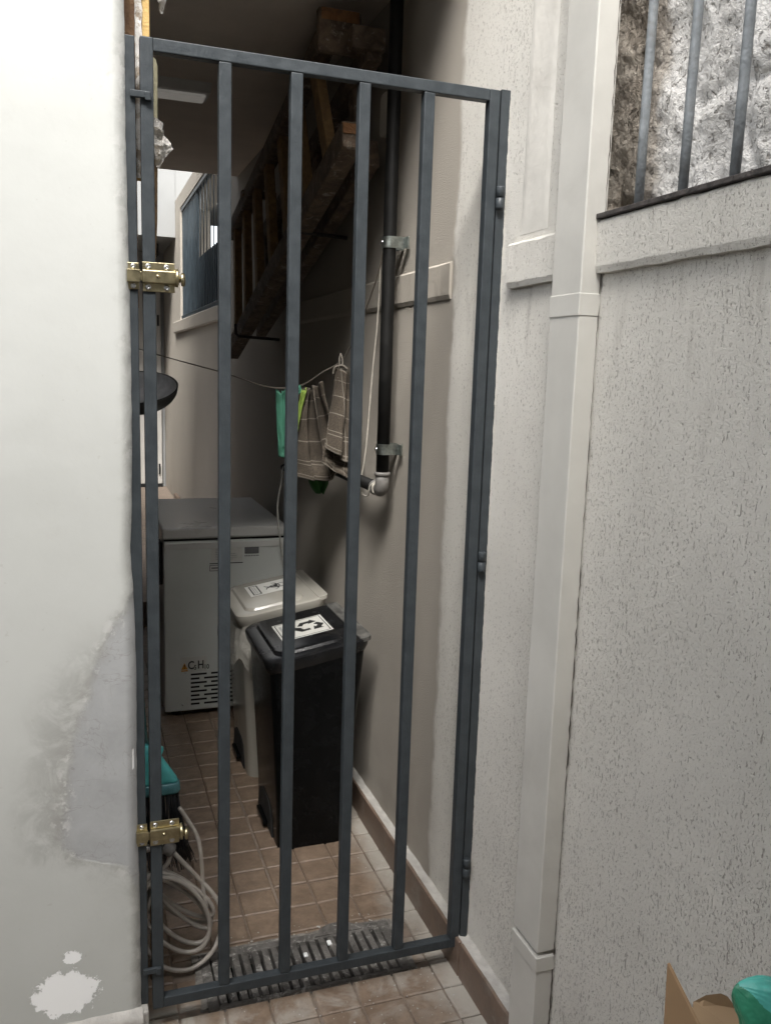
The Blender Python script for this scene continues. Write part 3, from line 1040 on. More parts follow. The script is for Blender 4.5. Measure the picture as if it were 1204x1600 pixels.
cr.merge(crumbs(.66, .76, -.2, .9, 90, .0006, .0022).bm)
co = cr.build('mortar_crumbs', ['fillet'])
co['kind'] = 'stuff'
co['label'] = 'pale crumbs of mortar scattered round the drain'
for i, (x, y) in enumerate(((.405, .165), (.478, .195))):
    o = B()
    o.box((x-.006, y-.009, .004), (x+.006, y+.008, .011), .003)
    tag(o.build('mortar_lump', ['bare_plaster']), ('small white mortar lump stuck in the middle of the drain grate', 'white mortar flake on the right half of the drain grate')[i], 'lump')

# ------------------------------------------------------------------ chest freezer
FX0, FX1, FY0, FY1 = .197, .731, 1.865, 2.72
fz = thing('chest_freezer', 'grey white chest freezer standing at the back of the alley', 'freezer', (.46, 2.3, 0))
b = B()
b.box((FX0, FY0, .028), (FX1, FY1, .797), .008)
b.build('body', ['freezer'], fz)
b = B()
b.box((FX0+.004, FY0+.006, .798), (FX1-.004, FY1, .806))
b.build('gasket', ['black_gap'], fz)
b = B()
b.box((FX0-.006, FY0-.008, .807), (FX1+.006, FY1, .855), .010, 3)
b.build('lid', ['freezer_lid'], fz)
b = B()
b.box((FX0+.004, FY0-.0035, .762), (FX1-.004, FY0-.0005, .788), .0012)
b.build('trim_strip', ['freezer_lid'], fz)
for x in (FX0+.05, FX1-.05):
    for y in (FY0+.06, FY1-.06):
        o = B()
        o.lathe([(0, .0), (.02, .0), (.022, .005), (.018, .03)], (x, y, 0), n=12)
        o.build('foot', ['black_gap'], fz)
b = B()
b.box((FX0-.022, FY0+.03, .60), (FX0-.001, FY0+.12, .79), .006)
b.build('lid_hinge', ['black_gap'], fz)
FYs = FY0-.0006
vslot = None
for r in range(8):
    z = .196-.0195*r
    x = .309
    segs = ((.0, .07), (.089, .129), (.149, .22), (.24, .275), (.29, .345)) if r % 2 == 0 else ((.0, .038), (.058, .118), (.138, .19), (.21, .285), (.305, .345))
    for a, c in segs:
        o = B()
        o.box((x+a, FYs-.0006, z-.0043), (x+c, FYs, z+.0043))
        o.build('vent_slot', ['black_gap'], fz)
for (x, z) in ((.273, .06), (.70, .06), (.287, .208)):
    o = B()
    o.lathe([(.006, 0), (.005, .002), (0, .0025)], (x, FY0, z), (0, -1, 0), 10)
    o.build('screw', ['steel'], fz)
# hazard sticker: orange triangle and C5H10
def text_mesh(body, size, mat, parent, origin, ex, ey, depth=.0006, sx=1.0, name='lettering'):
    cu = bpy.data.curves.new(name, 'FONT')
    cu.body = body
    cu.size = size
    cu.extrude = depth
    cu.offset = size*.022
    cu.resolution_u = 3
    to = bpy.data.objects.new(name, cu)
    COL.objects.link(to)
    dg_ = bpy.context.evaluated_depsgraph_get()
    me = bpy.data.meshes.new_from_object(to.evaluated_get(dg_))
    bpy.data.objects.remove(to)
    bpy.data.curves.remove(cu)
    ex, ey, og = Vector(ex).normalized(), Vector(ey).normalized(), Vector(origin)
    ez = ex.cross(ey)
    o = B()
    o._add([og + ex*v.co.x*sx + ey*v.co.y + ez*v.co.z for v in me.vertices], [tuple(p.vertices) for p in me.polygons])
    bpy.data.meshes.remove(me)
    return o.build(name, [mat], parent)
b = B()
b.box((.266, FY0-.0012, .209), (.378, FY0-.0002, .278))
hz = b.build('hazard_sticker', ['paper'], fz)
for s_ in [('C', 0, .052, 0), ('5', .027, .03, -.004), ('H', .042, .052, 0), ('10', .070, .03, -.004)]:
    text_mesh(s_[0], s_[2], 'ink', hz, (.296+s_[1], FY0-.0013, .222+s_[3]), (1, 0, 0), (0, 0, 1), .0003, .78)
b = B()
b.prism([(.268, .222), (.296, .222), (.282, .252)], lambda u, v, d: Vector((u, d, v)), FY0-.002, FY0-.0013)
b.box((.268, FY0-.002, .213), (.296, FY0-.0013, .219))
b.build('warning_triangle', ['orange'], hz)
b = B()
b.prism([(.2805, .231), (.2835, .231), (.2845, .244), (.2795, .244)], lambda u, v, d: Vector((u, d, v)), FY0-.0026, FY0-.0021)
b.box((.2805, FY0-.0026, .226), (.2835, FY0-.0021, .229))
b.build('exclamation_mark', ['ink'], hz)
# data label (a print of faint lines), framed tag and the grey badge
b = B()
b.box((.398, FY0-.0012, .70), (.535, FY0-.0002, .776))
lb = b.build('data_label', ['paper'], fz)
b = B()
b.box((.402, FY0-.002, .766), (.425, FY0-.0013, .771))
b.box((.392, FY0-.002, .692), (.537, FY0-.0013, .696))
b.build('label_heading', ['ink'], lb)
b = B()
for k in range(7):
    b.box((.418, FY0-.0018, .757-k*.0078), (.418+random.uniform(.05, .1), FY0-.0013, .7594-k*.0078))
b.box((.46, FY0-.0018, .767), (.52, FY0-.0013, .7695))
b.build('label_print', ['pale_ink'], lb)
b = B()
b.box((.392, FY0-.0012, .660), (.45, FY0-.0002, .688))
tg = b.build('small_tag', ['paper'], fz)
b = B()
for q in ((.392, .66, .45, .663), (.392, .685, .45, .688), (.392, .66, .395, .688), (.447, .66, .45, .688)):
    b.box((q[0], FY0-.002, q[1]), (q[2], FY0-.0013, q[3]))
b.box((.40, FY0-.002, .671), (.44, FY0-.0013, .677))
b.build('tag_border', ['grey_ink'], tg)
b = B()
b.box((.545, FY0-.003, .733), (.608, FY0-.0002, .765), .001)
b.build('badge', ['grey_ink'], fz)
b = B()
for k in range(9):
    b.box((.545+k*.0072, FY0-.0016, .7205), (.550+k*.0072, FY0-.0002, .725))
b.build('badge_print', ['grey_ink'], fz)

# ------------------------------------------------------------------ pedal bins
def rrect(x0, x1, y0, y1, r, n=6):
    out = []
    for cx_, cy_, a0 in ((x1-r, y1-r, 0), (x0+r, y1-r, 90), (x0+r, y0+r, 180), (x1-r, y0+r, 270)):
        for k in range(n+1):
            a = R(a0+90*k/n)
            out.append((cx_+r*math.cos(a), cy_+r*math.sin(a)))
    return out
def loft(b, rings, caps=True):
    n = len(rings[0])
    vs = [v for r in rings for v in r]
    fs = []
    for i in range(len(rings)-1):
        for k in range(n):
            k2 = (k+1) % n
            fs.append((i*n+k, i*n+k2, (i+1)*n+k2, (i+1)*n+k))
    if caps:
        fs.append(tuple(range(n-1, -1, -1)))
        fs.append(tuple((len(rings)-1)*n+k for k in range(n)))
    b._add(vs, fs, True)
def sharp(o, ang=35):
    me = o.data
    bm = bmesh.new()
    bm.from_mesh(me)
    for e in bm.edges:
        if len(e.link_faces) == 2 and e.calc_face_angle(0) > R(ang):
            e.smooth = False
    bm.to_mesh(me)
    bm.free()
    return o
HL, HR = .640, .705                         # lid height at the pedal (left) and hinge (right) side
def bin_(name, label, y0, matb, matl, rim_mat):
    t = thing(name, label, 'bin', (.56, y0+.22, 0), 'pedal bins beside the right wall')
    X0, X1, D = .40, .745, .435
    b = B()
    rings = []
    for f, z in ((0, .0), (.0, .012), (.03, .10), (.5, .36), (1, .61)):
        x0 = .446+(.418-.446)*f
        x1 = .672+(.728-.672)*f
        ya = y0+.018-.008*f
        yb = y0+D-.05+.035*f
        rings.append([Vector((u, v, z + (0 if f < 1 else (HL-.03-.61) + (u-X0)/(X1-X0)*(HR-HL)))) for u, v in rrect(x0, x1, ya, yb, .038)])
    loft(b, rings)
    body = sharp(b.build('body', [matb], t), 50)
    # pedal notch at the foot of the left face, with the pedal in it
    b = B()
    b.prism([(y0+.10, .004), (y0+.34, .004), (y0+.31, .085), (y0+.27, .105), (y0+.17, .105), (y0+.13, .085)], lambda u, v, d: Vector((d, u, v)), .4415, .47)
    b.build('pedal_notch', ['black_gap'], t)
    b = B()
    b.box((.424, y0+.16, .018), (.4405, y0+.28, .034), .004)
    b.build('pedal', ['black_plastic'], t)
    def zl(x):
        return HL+(HR-HL)*(x-X0)/(X1-X0)
    b = B()
    ri = []
    for ins, dz, rr in ((.012, -.048, .05), (.004, -.030, .055), (.0, -.012, .06), (.0, -.004, .06), (.006, .0, .056), (.036, .002, .036), (.041, .010, .034), (.046, .012, .030)):
        ri.append([Vector((u, v, zl(u)+dz)) for u, v in rrect(X0+ins, X1-ins-(.05 if dz > .001 else 0), y0+ins, y0+D-ins, rr)])
    loft(b, ri)
    sharp(b.build('lid', [matl], t), 28)
    b = B()
    ri = [[Vector((u, v, zl(u)+dz)) for u, v in rrect(.703, .741, y0+.006+i_, y0+D-.006-i_, .016)] for dz, i_ in ((-.01, 0), (.0035, 0), (.005, .003))]
    loft(b, ri)
    sharp(b.build('hinge_strip', [rim_mat], t), 28)
    # label lying on the raised panel; exx points to the hinge side, eyy along the depth
    ex = Vector((1, 0, (HR-HL)/(X1-X0))).normalized()
    ey = Vector((0, 1, 0))
    return t, ex, ey, zl
def label_plate(t, ex, ey, zl, x0, x1, y0, y1):
    b = B()
    b._add([Vector((x, y, zl(x)+.0126)) for x, y in ((x0, y0), (x1, y0), (x1, y1), (x0, y1))] + [Vector((x, y, zl(x)+.0132)) for x, y in ((x0, y0), (x1, y0), (x1, y1), (x0, y1))], [(4, 5, 6, 7), (0, 1, 5, 4), (1, 2, 6, 5), (2, 3, 7, 6), (3, 0, 4, 7)])
    return b.build('label', ['paper'], t)
def flat(poly, zl, h0=.0133, h1=.0138):
    b = B()
    b.prism(poly, lambda u, v, d: Vector((u, v, zl(u)+d)), h0, h1)
    return b
# black recycling bin
t, ex, ey, zl = bin_('pedal_bin', 'black pedal bin with a recycling label, in front of the white bin', .668, 'black_plastic', 'black_lid', 'black_lid_dusty')
lx0, lx1, ly0, ly1 = .478, .648, .800, .975
pl_ = label_plate(t, ex, ey, zl, lx0, lx1, ly0, ly1)
b = B()
for q in ((lx0+.006, ly0+.006, lx1-.006, ly0+.009), (lx0+.006, ly1-.009, lx1-.006, ly1-.006), (lx0+.006, ly0+.006, lx0+.009, ly1-.006), (lx1-.009, ly0+.006, lx1-.006, ly1-.006)):
    b.prism([(q[0], q[1]), (q[2], q[1]), (q[2], q[3]), (q[0], q[3])], lambda u, v, d: Vector((u, v, zl(u)+d)), .0133, .0137)
b.build('label_border', ['ink'], pl_)
b = B()
for k in range(3):
    x = lx0+.017+k*.012
    b.prism([(x, ly0+.03), (x+.008, ly0+.03), (x+.008, ly1-.03), (x, ly1-.03)], lambda u, v, d: Vector((u, v, zl(u)+d)), .0133, .0137)
b.build('label_print', ['pale_ink'], pl_)
b = B()
cx_, cy_ = lx0+.107, (ly0+ly1)/2
for k in range(3):                          # three bent arrows chasing each other
    a = R(120*k)
    def rot(u, v):
        return (cx_+u*math.cos(a)-v*math.sin(a), cy_+u*math.sin(a)+v*math.cos(a))
    ar = [(-.034, .023), (-.019, .052), (.012, .052), (.017, .063), (.034, .034), (.002, .023), (.008, .033), (-.010, .033), (-.018, .016)]
    b.prism([rot(u, v-.004) for u, v in ar], lambda u, v, d: Vector((u, v, zl(u)+d)), .0133, .0138)
b.build('recycling_symbol', ['ink'], pl_)
# white infectious-waste bin
t, ex, ey, zl = bin_('pedal_bin', 'white pedal bin with a biohazard label, between freezer and black bin', 1.19, 'white_plastic', 'white_plastic', 'white_plastic')
lx0, lx1, ly0, ly1 = .482, .655, 1.37, 1.52
pl_ = label_plate(t, ex, ey, zl, lx0, lx1, ly0, ly1)
b = B()
bx0, bx1 = lx0+.012, lx0+.046
for q in ((bx0, ly0+.012, bx1, ly0+.017), (bx0, ly1-.017, bx1, ly1-.012), (bx0, ly0+.012, bx0+.005, ly1-.012), (bx1-.005, ly0+.012, bx1, ly1-.012)):
    b.prism([(q[0], q[1]), (q[2], q[1]), (q[2], q[3]), (q[0], q[3])], lambda u, v, d: Vector((u, v, zl(u)+d)), .0133, .0137)
b.build('label_border', ['ink'], pl_)
b = B()
for k in range(2):
    x = bx0+.010+k*.008
    b.prism([(x, ly0+.03), (x+.0035, ly0+.03), (x+.0035, ly1-.03), (x, ly1-.03)], lambda u, v, d: Vector((u, v, zl(u)+d)), .0133, .0137)
b.build('label_print', ['pale_ink'], pl_)
b = B()
cx_, cy_ = lx0+.108, (ly0+ly1)/2
def crescent(ang):                          # open crescent: outer circle minus a shifted one
    pts_o, pts_i = [], []
    for k in range(21):
        f = R(-138+276*k/20)
        pts_o.append((.026+(.026)*math.cos(math.pi-f)*-1*-1, .026*math.sin(f)))
    for k in range(21):
        f = R(-126+252*k/20)
        pts_i.append((.031+.0215*math.cos(math.pi-f), .0215*math.sin(f)))
    pts = pts_o + pts_i[::-1]
    a = R(ang)
    return [(cx_+u*math.cos(a)-v*math.sin(a), cy_+u*math.sin(a)+v*math.cos(a)) for u, v in pts]
for ang in (0, 120, 240):
    c_ = crescent(ang)
    n_ = len(c_)//2
    for k in range(n_-1):
        quad = [c_[k], c_[k+1], c_[2*n_-2-k], c_[2*n_-1-k]]
        b.prism(quad, lambda u, v, d: Vector((u, v, zl(u)+d)), .0133, .0138)
ring = [(cx_+.021*math.cos(R(15*k)), cy_+.021*math.sin(R(15*k))) for k in range(24)]
rin = [(cx_+.0165*math.cos(R(15*k)), cy_+.0165*math.sin(R(15*k))) for k in range(24)]
for k in range(24):
    b.prism([ring[k], ring[(k+1) % 24], rin[(k+1) % 24], rin[k]], lambda u, v, d: Vector((u, v, zl(u)+d)), .0133, .0138)
b.build('biohazard_symbol', ['ink'], pl_)
# clear liner bag folded over the rim of the white bin
b = B()
def liner(u, v):
    pts = rrect(.408, .742, 1.20, 1.61, .05, 8)
    i = u*(len(pts))
    k = int(i) % len(pts)
    q = pts[k]
    c = Vector((.575, 1.405))
    d = (Vector(q)-c).normalized()
    out = .012+.018*v*(1+nz(u*17, v*2, 2)) + .012*nz(u*30, v*4, 8)
    z = HL-.05+(q[0]-.40)/.345*(HR-HL) - (.135+.05*nz(u*9, 0, 6))*v
    return Vector((q[0]+d.x*out, q[1]+d.y*out, z))
b.grid(liner, 36, 8)
lo = b.build('liner_bag', ['clear_film'], norm=False)
tag(lo, 'clear plastic liner bag folded over the rim of the white bin', 'bag')

# ------------------------------------------------------------------ black pipe with brackets
pp = thing('black_pipe', 'black vertical pipe fixed to the alley wall with a grey elbow', 'pipe', (.74, .63, 1.18))
b = B()
b.tube([(.742, .63, 1.225), (.742, .628, 1.6), (.742, .627, 2.2), (.742, .628, 3.2)], .0195, 18)
b.build('pipe', ['black_pipe'], pp)
b = B()
b.tube([(.742, .685, 1.187), (.742, 1.2, 1.187), (.742, 1.845, 1.187)], .019, 16)
b.build('branch_pipe', ['black_pipe'], pp)
b = B()
b.tube([(.742, .63, 1.242), (.742, .63, 1.205), (.742, .632, 1.191), (.742, .640, 1.186), (.742, .655, 1.187), (.742, .690, 1.187)], .0215, 16)
b.lathe([(.021, -.006), (.0245, -.005), (.0245, .005), (.021, .006)], (.742, .63, 1.236), n=16)
b.lathe([(.021, -.006), (.0245, -.005), (.0245, .005), (.021, .006)], (.742, .683, 1.187), (0, 1, 0), 16)
b.build('elbow', ['elbow'], pp)
for zc in (1.918, 1.312):
    o = B()
    for q in range(12):
        a0, a1 = R(90+180*q/12), R(90+180*(q+1)/12)
        o.prism([(.742+.0205*math.cos(a0), .628+.0205*math.sin(a0)), (.742+.0225*math.cos(a0), .628+.0225*math.sin(a0)), (.742+.0225*math.cos(a1), .628+.0225*math.sin(a1)), (.742+.0205*math.cos(a1), .628+.0205*math.sin(a1))], lambda u, v, d: Vector((u, v, d)), zc-.016, zc+.016)
    o.box((.742, .6055, zc-.016), (XW-.001, .6075, zc+.016))
    o.box((.742, .6485, zc-.016), (XW-.001, .6505, zc+.016))
    o.box((.7815, .58, zc-.016), (.7848, .605, zc+.016), .0008)
    o.box((.7815, .651, zc-.016), (.7848, .678, zc+.016), .0008)
    br = o.build('bracket', ['zinc'], pp)
    o = B()
    o.lathe([(.006, 0), (.005, .004), (0, .0045)], (.7195, .628, zc), (-1, 0, 0), 10)
    o.build('screw', ['steel'], br)
b = B()
b.prism(rrect(-.045, .022, -.085, .04, .02), lambda u, v, d: Vector((d, .825+u, 2.345+v)), XW-.022, XW-.0005)
tag(b.build('junction_cover', ['smooth_paint']), 'pale rounded cable cover on the wall beside the black pipe', 'cover')
# white cord tied to the upper bracket
cpts = smooth_path([(.735, .66, 1.897), (.748, .72, 1.88), (.755, .745, 1.80), (.757, .765, 1.68), (.757, .79, 1.57), (.758, .815, 1.45), (.757, .845, 1.28), (.752, .87, 1.19), (.745, .86, 1.158), (.735, .78, 1.148), (.722, .70, 1.16), (.72, .68, 1.19), (.735, .665, 1.21)], 6)
b = B()
b.tube(cpts, .0024, 6)
for k in range(3):
    b.tube([(.742+.0225*math.cos(a*.5+k), .66+.006*math.sin(a*.7)-.006*k, 1.187+.0225*math.sin(a*.5+k)) for a in range(14)], .0022, 6)
tag(b.build('loose_cord', ['cord']), 'thin white cord hanging from the bracket down to the pipe elbow', 'cord')

# ------------------------------------------------------------------ wooden stepladder hung on the wall
ld = thing('stepladder', 'old paint spattered wooden stepladder hung sideways high on the alley wall', 'ladder', (.69, 1.7, 2.2))
def frame(xf, lo0, lo1, up0, up1, th, hh, rungs, mat_r):
    lo0, lo1, up0, up1 = (Vector((xf, *p)) for p in (lo0, lo1, up0, up1))
    o = B()
    o.beam(lo0, lo1, th, hh*1.22, (1, 0, 0), .006)
    o.build('rail', ['ladder'], ld)
    o = B()
    o.beam(up0, up1, th, hh, (1, 0, 0), .006)
    o.build('rail', ['ladder'], ld)
    for f in rungs:
        a, c = lo0.lerp(lo1, f), up0.lerp(up1, f+.012)
        d = (c-a).normalized()
        o = B()
        o.beam(a+d*hh*.42, c-d*hh*.42, th*.55, .06, (1, 0, 0), .004)
        o.build('rung', [mat_r], ld)
RUN = (.10, .235, .37, .505, .64, .775, .91)
frame(.640, (.69, 2.222), (2.78, 1.622), (.93, 2.595), (2.78, 2.215), .062, .066, RUN, 'ladder_rung')
frame(.735, (.80, 2.205), (2.5, 1.735), (.80, 2.50), (2.5, 2.15), .05, .07, RUN, 'ladder')
dv = Vector((0, 2.09, -.60)).normalized()
pv = Vector((.640, .69, 2.222)) + Vector((0, .60, 2.09)).normalized()*.015
o = B()
o.beam(pv-dv*.004, pv-dv*.0005, .058, .032, (1, 0, 0), .001)
o.build('sawn_end', ['cut_wood'], ld)
b = B()
b.box((.58, .872, 2.50), (.715, .905, 2.622), .005)
b.box((.66, .78, 2.49), (.765, .83, 2.555), .005)
b.build('top_board', ['ladder'], ld)
b = B()
b.box((.588, .8685, 2.588), (.708, .8715, 2.621), .001)
b.build('sawn_end', ['cut_wood'], ld)
b = B()
b.beam((.60, 2.3, 2.33), (.76, 2.3, 2.33), .05, .03, (0, 1, 0), .004)
b.build('cross_bar', ['ladder'], ld)
for yk, zk in ((1.25, 2.035), (2.35, 1.70)):
    o = B()
    o.tube([(XW, yk, zk-.02), (.60, yk, zk-.012), (.585, yk, zk+.0), (.583, yk, zk+.045)], .007, 8)
    tag(o.build('wall_hook', ['rail_dark']), 'dark iron hook carrying the %s end of the wooden ladder' % ('near' if yk < 2 else 'far'), 'hook')

# ------------------------------------------------------------------ clothesline, cloths
LINE = smooth_path([(.738, .665, 1.905), (.735, .74, 1.80), (.725, .98, 1.60), (.66, 1.05, 1.535), (.60, 1.12, 1.487), (.50, 1.17, 1.478), (.39, 1.45, 1.52), (.22, 1.90, 1.575), (.04, 2.4, 1.64), (-.13, 2.9, 1.70)], 6)
b = B()
b.tube(LINE, .0022, 6)
tag(b.build('clothesline', ['dark_cord']), 'thin sagging clothesline from the pipe bracket to the left wall', 'clothesline')
def cloth(name, mat, L, Rr, amp, folds, nu=44, nv=44, ydep=0., seed=1, sag=0.):
    """cloth between a left and a right boundary polyline (top to bottom), with hanging folds"""
    Ls, Rs = smooth_path(L, 8), smooth_path(Rr, 8)
    def samp(P, v):
        i = v*(len(P)-1)
        k = min(int(i), len(P)-2)
        return P[k].lerp(P[k+1], i-k)
    o = B()
    def f(u, v):
        p = samp(Ls, v).lerp(samp(Rs, v), u)
        ph = 2*math.pi*folds*u + .8*math.sin(v*3+seed)
        p.y += amp*(1.2-.5*v)*math.sin(ph) + .010*nz(u*5, v*5, seed) + ydep*v
        p.x += amp*.4*math.cos(ph*1.3)
        p.z += .008*nz(u*6, v*2, seed+4)*v - .010*math.sin(u*math.pi)*(1-v) - sag*math.sin(u*math.pi)*v*v + .012*abs(math.sin(u*9+seed))*(1-v)**3
        return p
    o.grid(f, nu, nv, uv=True)
    ob = o.build(name, [mat], norm=False)
    m = ob.modifiers.new('thickness', 'SOLIDIFY')
    m.thickness = .003
    return ob
t1 = cloth('dish_towel', 'towel', [(.590, 1.10, 1.470), (.560, 1.09, 1.38), (.545, 1.09, 1.27), (.548, 1.08, 1.19)], [(.655, 1.03, 1.495), (.685, 1.03, 1.40), (.725, 1.02, 1.28), (.765, 1.0, 1.225)], .028, 2.7, seed=2, sag=.045)
tag(t1, 'brown checked dish towel with a rounded hem, left of the pair on the line', 'towel', 'dish towels on the clothesline')
t2 = cloth('dish_towel', 'towel', [(.682, .955, 1.545), (.672, .95, 1.47), (.655, .94, 1.38), (.640, .93, 1.30)], [(.715, .93, 1.545), (.733, .92, 1.45), (.748, .90, 1.34), (.757, .89, 1.225)], .018, 1.9, seed=5, sag=.012)
tag(t2, 'brown checked dish towel gathered at a hanging loop nearer the pipe', 'towel', 'dish towels on the clothesline')
t3 = cloth('towel_flap', 'towel', [(.642, .965, 1.29), (.640, .962, 1.262), (.638, .96, 1.235)], [(.752, .93, 1.25), (.752, .925, 1.20), (.75, .92, 1.165)], .006, 1.2, 24, 12, seed=9)
t3.parent = t2
b = B()
b.tube(smooth_path([(.70, .965, 1.60), (.692, .955, 1.575), (.698, .945, 1.545), (.704, .955, 1.575), (.70, .965, 1.60)], 6), .003, 6)
b.tube(smooth_path([(.672, .955, 1.53), (.676, .948, 1.553), (.70, .94, 1.56), (.716, .935, 1.548)], 6), .004, 6)
hl = b.build('hanging_loop', ['towel_loop'])
hl.parent = t2
t4 = cloth('green_cloth', 'green_cloth', [(.524, 1.155, 1.464), (.523, 1.15, 1.38), (.528, 1.15, 1.29), (.536, 1.15, 1.235)], [(.555, 1.13, 1.468), (.556, 1.13, 1.38), (.557, 1.13, 1.29), (.556, 1.13, 1.235)], .008, 1.8, 26, 26, seed=3)
tag(t4, 'mint green cloth folded over the clothesline left of the towels', 'cloth')
t5 = cloth('lime_strip', 'lime', [(.585, 1.045, 1.47), (.572, 1.05, 1.40), (.560, 1.055, 1.32), (.556, 1.06, 1.24)], [(.604, 1.04, 1.475), (.588, 1.045, 1.40), (.576, 1.05, 1.32), (.566, 1.055, 1.24)], .003, 1, 10, 20, seed=6)
tag(t5, 'narrow lime green strip hanging between mint cloth and brown towel', 'cloth')
t6 = cloth('green_corner', 'green_cloth', [(.556, 1.06, 1.482), (.568, 1.06, 1.472), (.575, 1.06, 1.462)], [(.585, 1.05, 1.487), (.590, 1.05, 1.475), (.597, 1.05, 1.462)], .003, 1, 8, 8, seed=7)
t6.parent = t4
dgb = cloth('green_bag', 'dark_green', [(.63, 1.14, 1.30), (.635, 1.14, 1.20), (.645, 1.14, 1.15), (.672, 1.13, 1.105)], [(.70, 1.1, 1.30), (.70, 1.1, 1.21), (.705, 1.1, 1.15), (.69, 1.1, 1.108)], .012, 2, 20, 20, seed=12)
tag(dgb, 'dark green plastic bag showing below the brown checked towels', 'bag')
# peg with a dark head at the wall and the freezer's lead
b = B()
b.tube(smooth_path([(.782, 2.07, 1.09), (.74, 1.98, 1.10), (.70, 1.84, 1.05), (.675, 1.80, .95), (.69, 1.80, .80), (.712, 1.83, .68), (.74, 1.87, .5), (.755, 2.0, .3)], 8), .0042, 8)
tag(b.build('power_lead', ['cable']), 'thin white power lead from the wall down past the freezer', 'cable')
b = B()
b.lathe([(0, 0), (.018, 0), (.018, .02), (.010, .035), (0, .036)], (.784, 2.07, 1.09), (-1, 0, 0), 12)
tag(b.build('wall_plug', ['black_gap']), 'small black plug on the wall above the freezer', 'plug')

# ------------------------------------------------------------------ things on the left behind the gate
# old timber post, three faces: brown, peeled edge, yellow
tp = thing('timber_post', 'old brown and yellow painted timber post rising behind the top of the gate', 'post', (.0, .12, 1.66))
b = B()
b.box((-.0335, .07, 1.66), (-.004, .16, 2.655), .002)
b.build('brown_board', ['post_wood'], tp)
b = B()
def peel(u, v):
    z = 1.92+.73*u
    return Vector(((-.0045, .0, .0095)[int(round(v*2))]+.002*nz(z*40, v, 1), (.068, .0655, .070)[int(round(v*2))]+.003*nz(z*25, v, 5), z))
b.grid(peel, 500, 2)
b.build('peeled_edge', ['peeled'], tp)
b = B()
b.box((.0095, .0715, 2.12), (.0245, .15, 2.655), .003)
b.box((-.0038, .0745, 1.93), (.0092, .15, 2.655))
b.build('yellow_batten', ['yellow_paint'], tp)
po = thing('painted_pole', 'pale yellow green round topped pole behind the latch side of the gate', 'pole', (.036, .2, 0))
b = B()
b.tube([(.036, .20, 1.99), (.037, .20, 2.12), (.038, .2, 2.18), (.038, .2, 2.192), (.038, .2, 2.198)], [.0125, .0125, .0122, .009, .002], 12)
b.build('painted_length', ['pole_paint'], po)
b = B()
b.tube([(.022, .20, 0), (.026, .20, 1.0), (.030, .20, 1.75), (.034, .2, 1.86), (.036, .2, 1.99)], [.013, .013, .0105, .0125, .0125], 12)
b.build('bare_length', ['pole_bare'], po)
def sheet(o, rows, amp, seed, nu=26):
    """crumpled film through rows of points (each row a polyline across)"""
    R_ = [smooth_path(r, 6) for r in rows]
    nv = (len(rows)-1)*8
    def f(u, v):
        i = v*(len(R_)-1)
        k = min(int(i), len(R_)-2)
        def s_(P):
            q = u*(len(P)-1)
            m = min(int(q), len(P)-2)
            return P[m].lerp(P[m+1], q-m)
        p = s_(R_[k]).lerp(s_(R_[k+1]), i-k)
        c = amp*(1-2*abs(nz(p.x*38, p.z*38, seed)))+amp*.6*(1-2*abs(nz(p.x*85, p.z*85, seed+3)))
        return p+Vector((c*.25, -c, c*.3))
    o.grid(f, nu, nv, smooth=False)
def knot(o, c, rad, seed):
    q = bmesh.new()
    bmesh.ops.create_icosphere(q, subdivisions=4, radius=1)
    for v in q.verts:
        d = v.co.normalized()
        k = 1+.25*nz(d.x*1.6, d.y*1.6, d.z*1.6+seed)-.30*abs(nz(d.x*3.2, d.y*3.2, d.z*2+seed))-.14*abs(nz(d.x*7, d.y*7, d.z*5+seed))
        v.co = Vector((d.x*rad[0]*k+c[0], d.y*rad[1]*k+c[1], d.z*rad[2]*k+c[2]))
    o.merge(q, False)
o = B()
knot(o, (.040, .185, 2.045), (.022, .026, .026), 3)
knot(o, (.036, .185, 2.012), (.022, .026, .026), 6)
sheet(o, [[(.030, .165, 2.035), (.050, .165, 2.018), (.056, .17, 2.030), (.062, .172, 2.028)], [(.034, .16, 2.012), (.050, .158, 2.005), (.062, .165, 2.010), (.078, .17, 2.006)], [(.038, .165, 1.985), (.046, .165, 1.978), (.052, .17, 1.980), (.060, .17, 1.985)], [(.042, .17, 1.966), (.045, .17, 1.962), (.047, .172, 1.962), (.049, .172, 1.965)]], .006, 4)
tag(o.build('plastic_bag', ['grey_film'], norm=False), 'crumpled white plastic bag tied round the pole behind the gate', 'bag')
o = B()
sheet(o, [[(.020, .17, 2.46), (.045, .165, 2.47), (.075, .17, 2.46)], [(.024, .165, 2.36), (.048, .155, 2.36), (.074, .165, 2.36)], [(.040, .165, 2.31), (.053, .16, 2.305), (.068, .165, 2.315)], [(.052, .168, 2.275), (.055, .166, 2.272), (.059, .168, 2.274)]], .007, 9)
sheet(o, [[(-.02, .06, 2.46), (.0, .055, 2.46), (.020, .06, 2.46)], [(-.018, .058, 2.36), (.0, .052, 2.35), (.016, .06, 2.36)], [(-.01, .06, 2.29), (.0, .056, 2.285), (.008, .06, 2.30)]], .006, 14)
tag(o.build('plastic_bag', ['grey_film'], norm=False), 'grey plastic bag dangling from the timber post at the top edge', 'bag')
